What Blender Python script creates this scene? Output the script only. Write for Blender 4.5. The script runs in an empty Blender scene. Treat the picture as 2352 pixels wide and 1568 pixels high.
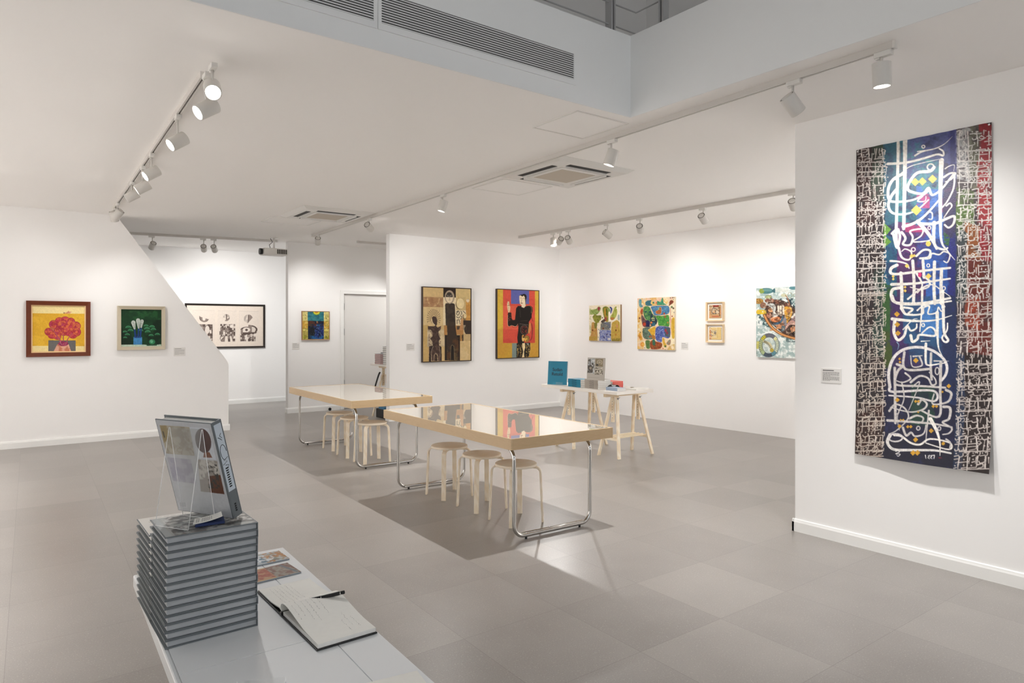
SKY = 1.1; EXPO = 0.93
import bpy, math, random
import numpy as np
from mathutils import Vector, Matrix
PI = math.pi
SC = bpy.context.scene
COL = SC.collection

# ---------------------------------------------------------------- colours and materials
def l1(c):
    c = c / 255.0
    return c / 12.92 if c <= 0.04045 else ((c + 0.055) / 1.055) ** 2.4
def lin(c):
    if isinstance(c, str):
        c = (int(c[0:2], 16), int(c[2:4], 16), int(c[4:6], 16))
    return tuple(l1(v) for v in c)

def mat(name, c, rough=0.5, metal=0.0, spec=0.5, bump=0.0, bscale=200.0, var=0.0, vscale=5.0, emit=0.0, alpha=1.0, coat=0.0):
    m = bpy.data.materials.new(name); m.use_nodes = True
    nt = m.node_tree; b = nt.nodes['Principled BSDF']
    col = lin(c) + (1,)
    b.inputs['Base Color'].default_value = col
    b.inputs['Roughness'].default_value = rough
    b.inputs['Metallic'].default_value = metal
    b.inputs['Specular IOR Level'].default_value = spec
    b.inputs['Alpha'].default_value = alpha
    b.inputs['Coat Weight'].default_value = coat
    if emit:
        b.inputs['Emission Color'].default_value = (1, .96, .9, 1)
        b.inputs['Emission Strength'].default_value = emit
    if bump or var:
        tc = nt.nodes.new('ShaderNodeTexCoord')
        if bump:
            n = nt.nodes.new('ShaderNodeTexNoise'); n.inputs['Scale'].default_value = bscale
            n.inputs['Detail'].default_value = 3
            bp = nt.nodes.new('ShaderNodeBump'); bp.inputs['Strength'].default_value = bump
            bp.inputs['Distance'].default_value = 0.002
            nt.links.new(tc.outputs['Object'], n.inputs['Vector'])
            nt.links.new(n.outputs['Fac'], bp.inputs['Height']); nt.links.new(bp.outputs['Normal'], b.inputs['Normal'])
        if var:
            n = nt.nodes.new('ShaderNodeTexNoise'); n.inputs['Scale'].default_value = vscale
            n.inputs['Detail'].default_value = 4
            mx = nt.nodes.new('ShaderNodeMix'); mx.data_type = 'RGBA'
            mx.inputs[6].default_value = tuple(v * (1 - var) for v in col[:3]) + (1,)
            mx.inputs[7].default_value = tuple(min(1, v * (1 + var)) for v in col[:3]) + (1,)
            nt.links.new(tc.outputs['Object'], n.inputs['Vector'])
            nt.links.new(n.outputs['Fac'], mx.inputs[0]); nt.links.new(mx.outputs[2], b.inputs['Base Color'])
    return m

def wood(name, c1, c2, axis='Y', scale=8.0, rough=0.45):
    m = bpy.data.materials.new(name); m.use_nodes = True
    nt = m.node_tree; b = nt.nodes['Principled BSDF']
    tc = nt.nodes.new('ShaderNodeTexCoord'); mp = nt.nodes.new('ShaderNodeMapping')
    s = [scale * 3, scale * 3, scale * 3]; s['XYZ'.index(axis)] = scale * 0.35
    mp.inputs['Scale'].default_value = s
    n = nt.nodes.new('ShaderNodeTexNoise'); n.inputs['Scale'].default_value = 1.6
    n.inputs['Detail'].default_value = 6; n.inputs['Distortion'].default_value = 1.2
    w = nt.nodes.new('ShaderNodeTexWave'); w.bands_direction = 'Z'
    w.inputs['Scale'].default_value = 1.3; w.inputs['Distortion'].default_value = 7; w.inputs['Detail'].default_value = 3
    ad = nt.nodes.new('ShaderNodeMath'); ad.operation = 'MULTIPLY'
    cr = nt.nodes.new('ShaderNodeValToRGB')
    cr.color_ramp.elements[0].position = 0.05; cr.color_ramp.elements[0].color = lin(c2) + (1,)
    cr.color_ramp.elements[1].position = 0.5; cr.color_ramp.elements[1].color = lin(c1) + (1,)
    nt.links.new(tc.outputs['Object'], mp.inputs['Vector']); nt.links.new(mp.outputs[0], n.inputs['Vector'])
    nt.links.new(mp.outputs[0], w.inputs['Vector'])
    nt.links.new(n.outputs['Fac'], ad.inputs[0]); nt.links.new(w.outputs['Fac'], ad.inputs[1])
    nt.links.new(ad.outputs[0], cr.inputs['Fac']); nt.links.new(cr.outputs['Color'], b.inputs['Base Color'])
    b.inputs['Roughness'].default_value = rough
    return m

def vmat(name, rough=0.6, spec=0.3, coat=0.0, bump=0.0, bscale=150):
    """material that takes its colour from the mesh's own painted colours"""
    m = mat(name, 'ffffff', rough, 0, spec, bump=bump, bscale=bscale, coat=coat)
    nt = m.node_tree; a = nt.nodes.new('ShaderNodeVertexColor'); a.layer_name = 'paint'
    nt.links.new(a.outputs['Color'], nt.nodes['Principled BSDF'].inputs['Base Color'])
    return m

M = {}
M['wall'] = mat('wall_paint', (247, 246, 245), 0.75, spec=0.25, bump=0.05, bscale=60)
M['wall_grey'] = mat('upper_wall_paint', (225, 224, 223), 0.8, spec=0.2)
M['ceil'] = mat('ceiling_paint', (250, 248, 246), 0.85, spec=0.2, bump=0.03, bscale=40)
M['fascia'] = mat('fascia_paint', (236, 237, 237), 0.85, spec=0.2)
M['base'] = mat('baseboard_gloss', (242, 242, 240), 0.4, spec=0.5)
M['white'] = mat('white_enamel', (226, 224, 220), 0.4)
M['track'] = mat('track_white', (212, 208, 203), 0.45)
M['lamp'] = mat('lamp_housing', (216, 213, 208), 0.45, spec=0.4)
M['lens'] = mat('lamp_lens', (255, 250, 240), 0.3, emit=20.0)
M['dark'] = mat('dark_slot', (28, 26, 24), 0.6)
M['black'] = mat('black_plastic', (18, 18, 20), 0.35)
M['sink'] = mat('lamp_heat_sink', (70, 66, 62), 0.5, metal=0.6)
M['chrome'] = mat('chrome_tube', (205, 203, 200), 0.09, metal=1.0)
M['steel'] = mat('brushed_steel', (120, 120, 120), 0.3, metal=1.0)
M['rail'] = mat('railing_steel', (172, 172, 172), 0.4, metal=0.1)
M['oak'] = wood('oak_veneer', (218, 194, 158), (202, 174, 136), 'Y', 17)
M['oakx'] = wood('oak_veneer_end', (212, 186, 148), (194, 164, 124), 'X', 17)
M['birch'] = wood('birch_plywood', (248, 236, 216), (242, 226, 200), 'Z', 6)
M['birchtop'] = wood('birch_seat', (250, 240, 222), (245, 230, 206), 'X', 4)
M['birchedge'] = wood('birch_edge', (214, 186, 140), (190, 156, 106), 'Z', 14)
M['pine'] = wood('pine_trestle', (248, 236, 214), (241, 222, 192), 'Z', 5)
M['pinex'] = wood('pine_beam', (247, 233, 208), (238, 216, 182), 'X', 5)
M['mirror'] = None
M['desk'] = mat('white_lacquer', (232, 234, 236), 0.16, spec=0.5)
M['desk_leg'] = mat('desk_leg_grey', (150, 154, 160), 0.4)
M['ttop'] = mat('white_laminate', (240, 234, 226), 0.35)
M['paper'] = mat('white_paper', (236, 234, 228), 0.8, var=0.03, vscale=60)
M['page'] = mat('page_block', (180, 183, 186), 0.8, var=0.12, vscale=30)
M['pagew'] = mat('white_page_block', (232, 230, 226), 0.8, var=0.08, vscale=80)
M['bookgrey'] = mat('grey_book_cloth', (106, 112, 116), 0.55, var=0.06, vscale=80)
M['bookteal'] = mat('teal_book_cover', (12, 122, 152), 0.5)
M['bookstone'] = mat('stone_book_cover', (176, 168, 158), 0.6)
M['bookred'] = mat('coral_book_cover', (226, 104, 92), 0.55)
M['bookpink'] = mat('pink_book_page', (218, 186, 182), 0.7)
M['bookblue'] = mat('pale_blue_cover', (160, 178, 202), 0.6)
M['ink'] = mat('black_ink', (22, 26, 30), 0.6)
M['inkgrey'] = mat('grey_ink', (128, 126, 124), 0.7)
M['inkpale'] = mat('pale_ink', (176, 174, 170), 0.8)
M['frame_brown'] = mat('mahogany_frame', (104, 44, 12), 0.3, var=0.25, vscale=25)
M['frame_gold'] = mat('gilt_lip', (226, 190, 140), 0.35, metal=0.2)
M['frame_silver'] = mat('champagne_frame', (206, 194, 170), 0.3, metal=0.35)
M['frame_black'] = mat('black_frame', (26, 16, 8), 0.35)
M['frame_dark'] = mat('dark_walnut_frame', (52, 34, 20), 0.4, var=0.2, vscale=20)
M['frame_pine'] = mat('pale_maple_frame', (226, 200, 160), 0.45, var=0.06, vscale=20)
M['frame_copper'] = mat('copper_strip_frame', (164, 122, 82), 0.4)
M['mount'] = mat('white_mount', (240, 236, 230), 0.8)
M['door'] = mat('door_paint', (226, 224, 221), 0.5)
M['label'] = mat('caption_card', (232, 230, 227), 0.6)
M['acmesh'] = mat('return_air_mesh', (196, 186, 172), 0.7)
M['acrylic'] = mat('clear_acrylic', (235, 240, 240), 0.03, spec=0.6, alpha=0.055)
M['acrylic_edge'] = mat('acrylic_edge', (250, 250, 250), 0.2, spec=0.6)
M['glass'] = mat('shop_window_glass', (220, 230, 230), 0.02, spec=0.5, alpha=0.08)
M['blue'] = mat('blue_leaflet', (30, 48, 96), 0.5)
M['paint'] = vmat('painted_canvas', 0.55, 0.3, bump=0.15, bscale=220)
M['print'] = vmat('printed_paper', 0.7, 0.2)
M['cover'] = vmat('printed_cover', 0.35, 0.4)
M['banner'] = vmat('painted_banner', 0.42, 0.45, bump=0.6, bscale=160)

# ---------------------------------------------------------------- objects and tags
def tag(o, label=None, cat=None, group=None, kind=None):
    if label: o['label'] = label
    if cat: o['category'] = cat
    if group: o['group'] = group
    if kind: o['kind'] = kind
    return o
def empty(name, loc=(0, 0, 0), rz=0.0, label=None, cat=None, group=None):
    o = bpy.data.objects.new(name, None); COL.objects.link(o)
    o.location = loc; o.rotation_euler = (0, 0, rz); o.empty_display_size = 0.1
    return tag(o, label, cat, group)
def kids(o): return [c for c in bpy.data.objects if c.parent == o]
def copy_tree(o, parent=None, ch=None):
    c = o.copy(); COL.objects.link(c)
    if parent is not None:
        c.parent = parent
    for k in kids(o) if ch is None else ch:
        if k is not c: copy_tree(k, c)
    return c

class MB:
    def __init__(s): s.v = []; s.f = []; s.mi = []; s.cur = 0; s.sm = []; s.smooth = False
    def add(s, vs, fs, T=None):
        o = len(s.v)
        for p in vs:
            p = Vector(p)
            if T is not None: p = T @ p
            s.v.append(tuple(p))
        for f in fs: s.f.append(tuple(i + o for i in f)); s.mi.append(s.cur); s.sm.append(s.smooth)
        return s
    def box(s, x0, x1, y0, y1, z0, z1, T=None):
        vs = [(x0, y0, z0), (x1, y0, z0), (x1, y1, z0), (x0, y1, z0), (x0, y0, z1), (x1, y0, z1), (x1, y1, z1), (x0, y1, z1)]
        fs = [(0, 3, 2, 1), (4, 5, 6, 7), (0, 1, 5, 4), (1, 2, 6, 5), (2, 3, 7, 6), (3, 0, 4, 7)]
        return s.add(vs, fs, T)
    def prism(s, pts, d, T=None):
        """polygon in the XZ plane, pushed along +Y by d"""
        n = len(pts)
        vs = [(p[0], 0, p[1]) for p in pts] + [(p[0], d, p[1]) for p in pts]
        fs = [tuple(range(n)), tuple(range(2 * n - 1, n - 1, -1))] + [(i, (i + 1) % n, (i + 1) % n + n, i + n)[::-1] for i in range(n)]
        return s.add(vs, fs, T)
    def lathe(s, prof, n=24, T=None):
        """profile of (r, z)"""
        vs = []; fs = []
        for r, z in prof:
            for k in range(n):
                a = 2 * PI * k / n; vs.append((r * math.cos(a), r * math.sin(a), z))
        for i in range(len(prof) - 1):
            for k in range(n):
                a = i * n + k; b = i * n + (k + 1) % n
                fs.append((a, b, b + n, a + n))
        fs.append(tuple(range(n))[::-1]); fs.append(tuple(range((len(prof) - 1) * n, len(prof) * n)))
        sm = s.smooth; s.smooth = True; s.add(vs, fs[:-2], T); 
        s.smooth = False
        o = len(s.v) - len(vs)
        for f in fs[-2:]: s.f.append(tuple(i + o for i in f)); s.mi.append(s.cur); s.sm.append(False)
        s.smooth = sm
        return s
    def cyl(s, p0, p1, r, n=16, r1=None):
        p0 = Vector(p0); p1 = Vector(p1); d = p1 - p0
        q = d.to_track_quat('Z', 'Y').to_matrix().to_4x4()
        T = Matrix.Translation(p0) @ q
        return s.lathe([(r, 0), (r if r1 is None else r1, d.length)], n, T)
    def tube(s, path, r, n=12):
        P = [Vector(p) for p in path]; N = len(P); vs = []; fs = []
        t = (P[1] - P[0]).normalized()
        up = Vector((0, 0, 1)) if abs(t.z) < 0.9 else Vector((1, 0, 0))
        nx = t.cross(up).normalized()
        for i in range(N):
            t = ((P[min(i + 1, N - 1)] - P[i]).normalized() + (P[i] - P[max(i - 1, 0)]).normalized()).normalized()
            nx = (nx - t * nx.dot(t)).normalized(); ny = t.cross(nx)
            for k in range(n):
                a = 2 * PI * k / n; vs.append(tuple(P[i] + nx * r * math.cos(a) + ny * r * math.sin(a)))
        for i in range(N - 1):
            for k in range(n):
                a = i * n + k; b = i * n + (k + 1) % n; fs.append((a, b, b + n, a + n))
        fs.append(tuple(range(n))[::-1]); fs.append(tuple(range((N - 1) * n, N * n)))
        sm = s.smooth; s.smooth = True; s.add(vs, fs); s.smooth = sm
        return s
    def strip(s, path, wdir, w, th, T=None):
        """bent strip: path = list of points, width along wdir, thickness th in the path plane"""
        P = [Vector(p) for p in path]; wd = Vector(wdir).normalized(); N = len(P); vs = []; fs = []
        for i in range(N):
            t = (P[min(i + 1, N - 1)] - P[max(i - 1, 0)]).normalized(); nn = t.cross(wd).normalized()
            for a, b in ((-1, -1), (1, -1), (1, 1), (-1, 1)):
                vs.append(tuple(P[i] + wd * (a * w / 2) + nn * (b * th / 2)))
        for i in range(N - 1):
            for k in range(4):
                a = i * 4 + k; b = i * 4 + (k + 1) % 4; fs.append((a, b, b + 4, a + 4))
        fs.append((3, 2, 1, 0)); o = (N - 1) * 4; fs.append((o, o + 1, o + 2, o + 3))
        return s.add(vs, fs, T)
    def build(s, name, m, parent=None, bevel=0.0, loc=None, rz=None):
        me = bpy.data.meshes.new(name); me.from_pydata(s.v, [], s.f); me.update()
        ms = m if isinstance(m, (list, tuple)) else [m]
        for x in ms: me.materials.append(x)
        me.polygons.foreach_set('material_index', s.mi); me.polygons.foreach_set('use_smooth', s.sm)
        o = bpy.data.objects.new(name, me); COL.objects.link(o)
        if parent: o.parent = parent
        if loc is not None: o.location = loc
        if rz is not None: o.rotation_euler = (0, 0, rz)
        if bevel:
            b = o.modifiers.new('bevel', 'BEVEL'); b.width = bevel; b.segments = 2; b.limit_method = 'ANGLE'
        return o
def part(mb, name, m, parent, bevel=0.0, label=None):
    o = mb.build(name, m, parent, bevel)
    if label: o['label'] = label
    return o
def struct(mb, name, m, bevel=0.0, parent=None):
    o = mb.build(name, m, parent, bevel); 
    if not parent: o['kind'] = 'structure'
    return o
def text_mesh(body, size, m, name, parent, loc, rot=(PI / 2, 0, 0), align='CENTER', ext=0.0002, shear=0, sx=1.0):
    cu = bpy.data.curves.new('t', 'FONT'); cu.body = body; cu.size = size; cu.align_x = align; cu.align_y = 'CENTER'
    cu.extrude = ext; cu.offset = size * .012; cu.resolution_u = 3; cu.shear = shear
    ob = bpy.data.objects.new('t', cu); COL.objects.link(ob)
    dg = bpy.context.evaluated_depsgraph_get()
    me = bpy.data.meshes.new_from_object(ob.evaluated_get(dg)); bpy.data.objects.remove(ob)
    me.materials.clear(); me.materials.append(m); me.name = name
    o = bpy.data.objects.new(name, me); COL.objects.link(o); o.parent = parent
    o.location = loc; o.rotation_euler = rot; o.scale = (sx, 1, 1)
    return o
# ---------------------------------------------------------------- a small painter: pictures become painted colours of a fine mesh
def vnoise(h, w, cell, seed, octs=3):
    r = np.random.RandomState(seed); out = np.zeros((h, w)); amp = 1.0; tot = 0
    for o in range(octs):
        gh = int(h / cell) + 3; gw = int(w / cell) + 3; g = r.rand(gh, gw)
        y = np.arange(h) / cell; x = np.arange(w) / cell
        yi = y.astype(int); xi = x.astype(int); fy = (y - yi)[:, None]; fx = (x - xi)[None, :]
        fy = fy * fy * (3 - 2 * fy); fx = fx * fx * (3 - 2 * fx)
        a = g[yi][:, xi]; b = g[yi][:, xi + 1]; c = g[yi + 1][:, xi]; d = g[yi + 1][:, xi + 1]
        out += amp * ((a * (1 - fx) + b * fx) * (1 - fy) + (c * (1 - fx) + d * fx) * fy)
        tot += amp; amp *= 0.55; cell = max(2, cell / 2)
    return out / tot
def qmap(tl, tr, br, bl, k=1.0):
    """drawing coordinates -> 0..1 picture coordinates; k = far/near ratio left to right"""
    def f(p):
        s = (p[0] - tl[0]) / (tr[0] - tl[0])
        t = tl[1] + s * (tr[1] - tl[1]); b = bl[1] + s * (br[1] - bl[1])
        v = (p[1] - t) / (b - t)
        return (s * k / ((1 - s) + s * k), v)
    return f
def hmap(tl, tr, br, bl):
    """general four-corner drawing coordinates -> 0..1 picture coordinates"""
    A = []; B = []
    for (x, y), (u, v) in zip((tl, tr, br, bl), ((0, 0), (1, 0), (1, 1), (0, 1))):
        A.append([x, y, 1, 0, 0, 0, -u * x, -u * y]); B.append(u); A.append([0, 0, 0, x, y, 1, -v * x, -v * y]); B.append(v)
    h = np.linalg.solve(np.array(A, float), np.array(B, float))
    def f(p):
        d = h[6] * p[0] + h[7] * p[1] + 1
        return ((h[0] * p[0] + h[1] * p[1] + h[2]) / d, (h[3] * p[0] + h[4] * p[1] + h[5]) / d)
    return f
class Pic:
    def __init__(s, w, h, bg, m=None, ref=None):
        s.w = w * 2; s.h = h * 2; s.a = np.ones((s.h, s.w, 3)) * np.array(s.c(bg)); s.m = m or (lambda p: p)
        s.k = (s.w / ref) if ref else s.w       # drawing unit -> pixel for widths
    def c(s, c):
        if isinstance(c, str): c = (int(c[0:2], 16), int(c[2:4], 16), int(c[4:6], 16))
        return [v / 255.0 for v in c]
    def P(s, pts): return np.array([(s.m(p)[0] * s.w, s.m(p)[1] * s.h) for p in pts])
    def bb(s, q, r=0):
        x0 = int(max(0, q[:, 0].min() - r)); x1 = int(min(s.w, q[:, 0].max() + r + 2))
        y0 = int(max(0, q[:, 1].min() - r)); y1 = int(min(s.h, q[:, 1].max() + r + 2))
        if x1 <= x0 or y1 <= y0: return None
        X, Y = np.meshgrid(np.arange(x0, x1) + .5, np.arange(y0, y1) + .5)
        return x0, x1, y0, y1, X, Y
    def mix(s, reg, mask, col, al=1.0):
        x0, x1, y0, y1 = reg[:4]; mk = (mask * al)[..., None]
        s.a[y0:y1, x0:x1] = s.a[y0:y1, x0:x1] * (1 - mk) + mk * np.array(s.c(col))
    def pmask(s, q, r):
        X, Y = r[4], r[5]; ins = np.zeros(X.shape, bool); n = len(q)
        for i in range(n):
            xa, ya = q[i]; xb, yb = q[(i + 1) % n]
            if ya == yb: continue
            c = ((ya > Y) != (yb > Y)) & (X < (xb - xa) * (Y - ya) / (yb - ya) + xa)
            ins ^= c
        return ins.astype(float)
    def poly(s, pts, col, al=1.0, sm=False):
        if sm: pts = smooth(pts, True)
        q = s.P(pts); r = s.bb(q)
        if r: s.mix(r, s.pmask(q, r), col, al)
    def rect(s, x0, y0, x1, y1, col, al=1.0): s.poly([(x0, y0), (x1, y0), (x1, y1), (x0, y1)], col, al)
    def ell(s, cx, cy, rx, ry, col, al=1.0, a0=0, a1=360, rot=0):
        n = 28; pts = []
        for i in range(n + (a1 - a0 < 360)):
            a = math.radians(a0 + (a1 - a0) * i / n); x = rx * math.cos(a); y = ry * math.sin(a); t = math.radians(rot)
            pts.append((cx + x * math.cos(t) - y * math.sin(t), cy + x * math.sin(t) + y * math.cos(t)))
        s.poly(pts, col, al)
    def line(s, pts, w, col, w1=None, al=1.0, sm=False, closed=False):
        if sm: pts = smooth(pts, closed)
        elif closed: pts = list(pts) + [pts[0]]
        q = s.P(pts); n = len(q) - 1; w1 = w if w1 is None else w1
        R = max(w, w1) * s.k / 2 + 1; r = s.bb(q, R)
        if not r: return
        X, Y = r[4], r[5]; best = np.full(X.shape, 1e9)
        for i in range(n):
            a = q[i]; b = q[i + 1]; d = b - a; L = max(1e-6, (d * d).sum())
            t = np.clip(((X - a[0]) * d[0] + (Y - a[1]) * d[1]) / L, 0, 1)
            ds = np.hypot(X - a[0] - t * d[0], Y - a[1] - t * d[1])
            ww = (w + (w1 - w) * (i + t) / n) * s.k / 2
            best = np.minimum(best, ds - ww)
        s.mix(r, np.clip(0.5 - best, 0, 1), col, al)
    def ring(s, cx, cy, rx, ry, w, col, a0=0, a1=360, al=1.0):
        s.line([(cx + rx * math.cos(math.radians(a0 + (a1 - a0) * i / 20)), cy + ry * math.sin(math.radians(a0 + (a1 - a0) * i / 20))) for i in range(21)], w, col, al=al)
    def dia(s, cx, cy, r, col): s.poly([(cx - r, cy), (cx, cy - r), (cx + r, cy), (cx, cy + r)], col)
    def grain(s, amt, cell=6, seed=1, octs=3):
        n = vnoise(s.h, s.w, cell, seed, octs) - .5; s.a = s.a * (1 + amt * 2 * n[..., None])
    def tint(s, pts, col, al, cell, seed, thr=0.5, soft=6, sm=False):
        """mottle a colour over a polygon"""
        if sm: pts = smooth(pts, True)
        q = s.P(pts); r = s.bb(q)
        if not r: return
        n = vnoise(s.h, s.w, cell, seed)[r[2]:r[3], r[0]:r[1]]
        s.mix(r, s.pmask(q, r) * np.clip((n - thr) * soft + .5, 0, 1), col, al)
    def done(s):
        a = np.clip((s.a[0::2, 0::2] + s.a[1::2, 0::2] + s.a[0::2, 1::2] + s.a[1::2, 1::2]) / 4, 0, 1)
        return np.where(a <= 0.04045, a / 12.92, ((a + 0.055) / 1.055) ** 2.4)
def smooth(pts, closed=False, n=5):
    P = [np.array(p, float) for p in pts]; N = len(P); out = []
    rng = range(N if closed else N - 1)
    for i in rng:
        if closed: a, b, c, d = P[i - 1], P[i], P[(i + 1) % N], P[(i + 2) % N]
        else: a, b, c, d = P[max(i - 1, 0)], P[i], P[i + 1], P[min(i + 2, N - 1)]
        for k in range(n):
            t = k / n
            out.append(tuple(0.5 * ((2 * b) + (-a + c) * t + (2 * a - 5 * b + 4 * c - d) * t * t + (-a + 3 * b - 3 * c + d) * t ** 3)))
    if not closed: out.append(tuple(P[-1]))
    return out

def picmesh(name, pic, w, h, m, parent, depth=0.002, side=(230, 226, 220), off=None, frame='wall', loc=(0, 0, 0)):
    """painted slab; picture in local XZ (x right, z up), facing -Y, centred at the origin. off(u,v)->y"""
    a = pic.done(); H, W, _ = a.shape
    us = np.linspace(0, 1, W); vs = np.linspace(0, 1, H)
    U, V = np.meshgrid(us, vs)
    X = (U - .5) * w; Z = (.5 - V) * h; Y = np.zeros_like(X) if off is None else off(U, V)
    co = np.stack([X, Y, Z], -1).reshape(-1, 3)
    idx = np.arange(H * W).reshape(H, W)
    q = np.stack([idx[:-1, :-1], idx[1:, :-1], idx[1:, 1:], idx[:-1, 1:]], -1).reshape(-1, 4)
    cols = np.concatenate([a.reshape(-1, 3), np.ones((H * W, 1))], 1)
    # border ring for sides and back
    ring = np.concatenate([idx[0, :], idx[1:, -1], idx[-1, -2::-1], idx[-2:0:-1, 0]])
    n0 = len(co); f = co[ring]; bk = f.copy(); bk[:, 1] += depth
    nr = len(ring); co = np.concatenate([co, f, bk]); sc = np.array(list(lin(side)) + [1.0])
    cols = np.concatenate([cols, np.tile(sc, (2 * nr, 1))])
    i = np.arange(nr); j = (i + 1) % nr
    sq = np.stack([n0 + i, n0 + j, n0 + nr + j, n0 + nr + i], -1)
    me = bpy.data.meshes.new(name)
    nq = len(q) + len(sq); loops = np.concatenate([q.reshape(-1), sq.reshape(-1), n0 + nr + np.arange(nr)[::-1]]).astype(np.int32)
    me.vertices.add(len(co)); me.vertices.foreach_set('co', co.reshape(-1).astype(np.float32))
    cap = off is None
    if not cap: loops = loops[:nq * 4]
    me.loops.add(len(loops)); me.loops.foreach_set('vertex_index', loops)
    me.polygons.add(nq + cap)
    me.polygons.foreach_set('loop_start', np.concatenate([np.arange(nq) * 4, [nq * 4]])[:nq + cap].astype(np.int32))
    me.polygons.foreach_set('loop_total', np.concatenate([np.full(nq, 4), [nr]])[:nq + cap].astype(np.int32))
    me.update(calc_edges=True); me.validate()
    at = me.color_attributes.new('paint', 'FLOAT_COLOR', 'POINT'); at.data.foreach_set('color', cols.reshape(-1).astype(np.float32))
    me.materials.append(m)
    o = bpy.data.objects.new(name, me); COL.objects.link(o)
    if parent: o.parent = parent
    o.location = loc
    return o
def frame_mb(w, h, bw, depth, yf=None, lip=None):
    """rectangular picture frame, outer w x h, bar width bw, from y=-depth (front) to 0; mitred bars with a raised profile"""
    mb = MB(); a, b = w / 2, h / 2
    ou = [(-a, -b), (a, -b), (a, b), (-a, b)]; inn = [(-a + bw, -b + bw), (a - bw, -b + bw), (a - bw, b - bw), (-a + bw, b - bw)]
    lv = lip if lip is not None else depth * 0.8
    for i in range(4):
        j = (i + 1) % 4; o0, o1, i0, i1 = ou[i], ou[j], inn[i], inn[j]
        mb.add([(o0[0], 0, o0[1]), (o1[0], 0, o1[1]), (o1[0], -depth, o1[1]), (o0[0], -depth, o0[1]),
                (i0[0], -lv, i0[1]), (i1[0], -lv, i1[1]), (i0[0], 0, i0[1]), (i1[0], 0, i1[1])],
               [(0, 1, 2, 3), (3, 2, 5, 4), (4, 5, 7, 6), (6, 7, 1, 0)])
    return mb
# ---------------------------------------------------------------- survey: where a measured line of sight meets a plane of the room
def _ray(px, py):
    u = (px - 1176) / 1568.0; v = (752 - py) / 1568.0
    return (.6 + .8 * u, .8 - .6 * u, v)
def onZ(px, py, z=0.0):
    r = _ray(px, py); t = (z - 1.5) / r[2]; return (r[0] * t, r[1] * t, z)
def onX(px, py, x):
    r = _ray(px, py); t = x / r[0]; return (x, r[1] * t, 1.5 + r[2] * t)
def onY(px, py, y):
    r = _ray(px, py); t = y / r[1]; return (r[0] * t, y, 1.5 + r[2] * t)
RNG = random.Random(7)

def art_bouquet():
    p = Pic(230, 200, 'f4e0a0', qmap((187, 175), (982, 178), (985, 845), (190, 862)), 798)
    p.rect(180, 285, 990, 772, 'e8b838'); p.tint([(180, 285), (990, 285), (990, 772), (180, 772)], 'd9a428', .6, 40, 3)
    p.rect(423, 688, 842, 850, '6c6a68'); p.rect(423, 688, 842, 694, '575452')
    blobs = [(430, 560, 60, 55), (500, 450, 62, 60), (590, 400, 60, 55), (680, 390, 70, 58), (770, 410, 60, 60), (850, 470, 68, 62), (860, 560, 62, 60), (480, 610, 62, 50), (560, 570, 60, 70), (640, 500, 110, 110), (740, 520, 100, 100), (800, 610, 60, 45), (560, 630, 55, 45), (660, 570, 50, 45)]
    for x, y, a, b in blobs: p.ell(x, y, a + 5, b + 5, '8e1e30')
    for i, (x, y, a, b) in enumerate(blobs): p.ell(x, y, a, b, ['bc3e54', 'b43a56', 'c23c50', 'c64450'][i % 4])
    for i, (x, y, a, b) in enumerate(blobs):
        q = [(x + a * math.cos(t * .7), y + b * math.sin(t * .7)) for t in range(9)]
        p.tint(q, 'e07a40', .8, 26, 5 + i, .56); p.tint(q, '9c2036', .6, 20, 40 + i, .55)
    p.ring(860, 560, 35, 28, 5, '8e1e30'); p.ring(840, 470, 40, 30, 4, '9a2438'); p.line([(800, 380), (770, 440), (740, 480)], 6, '9c2036', sm=True)
    for q in ([(480, 500), (540, 600), (610, 710)], [(520, 560), (580, 650), (640, 720)], [(655, 600), (652, 640), (655, 700)], [(790, 580), (730, 650), (705, 710)], [(560, 650), (600, 690), (620, 720)]):
        p.line(q, 14, '9c2a48', sm=True); p.line(q, 5, 'd07a78', sm=True)
    p.poly([(560, 745), (735, 745), (772, 850), (505, 850)], 'e0a890'); p.tint([(560, 745), (735, 745), (772, 850), (505, 850)], 'c87858', .9, 30, 9)
    p.ell(650, 738, 78, 36, '8c2a52'); p.tint([(580, 715), (720, 715), (720, 765), (580, 765)], 'b8506a', .8, 12, 4)
    p.line([(600, 700), (625, 755)], 6, 'c890a0'); p.line([(705, 710), (690, 750)], 5, 'b87088')
    p.poly([(655, 270), (700, 268), (735, 240), (740, 255), (775, 258), (778, 268), (750, 272), (765, 287), (745, 282), (700, 285), (655, 284)], 'd89878')
    p.ell(662, 275, 9, 8, '5a4038'); p.line([(700, 283), (740, 262)], 3, 'a85a48')
    p.grain(.05, 8, 2); return p
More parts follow.
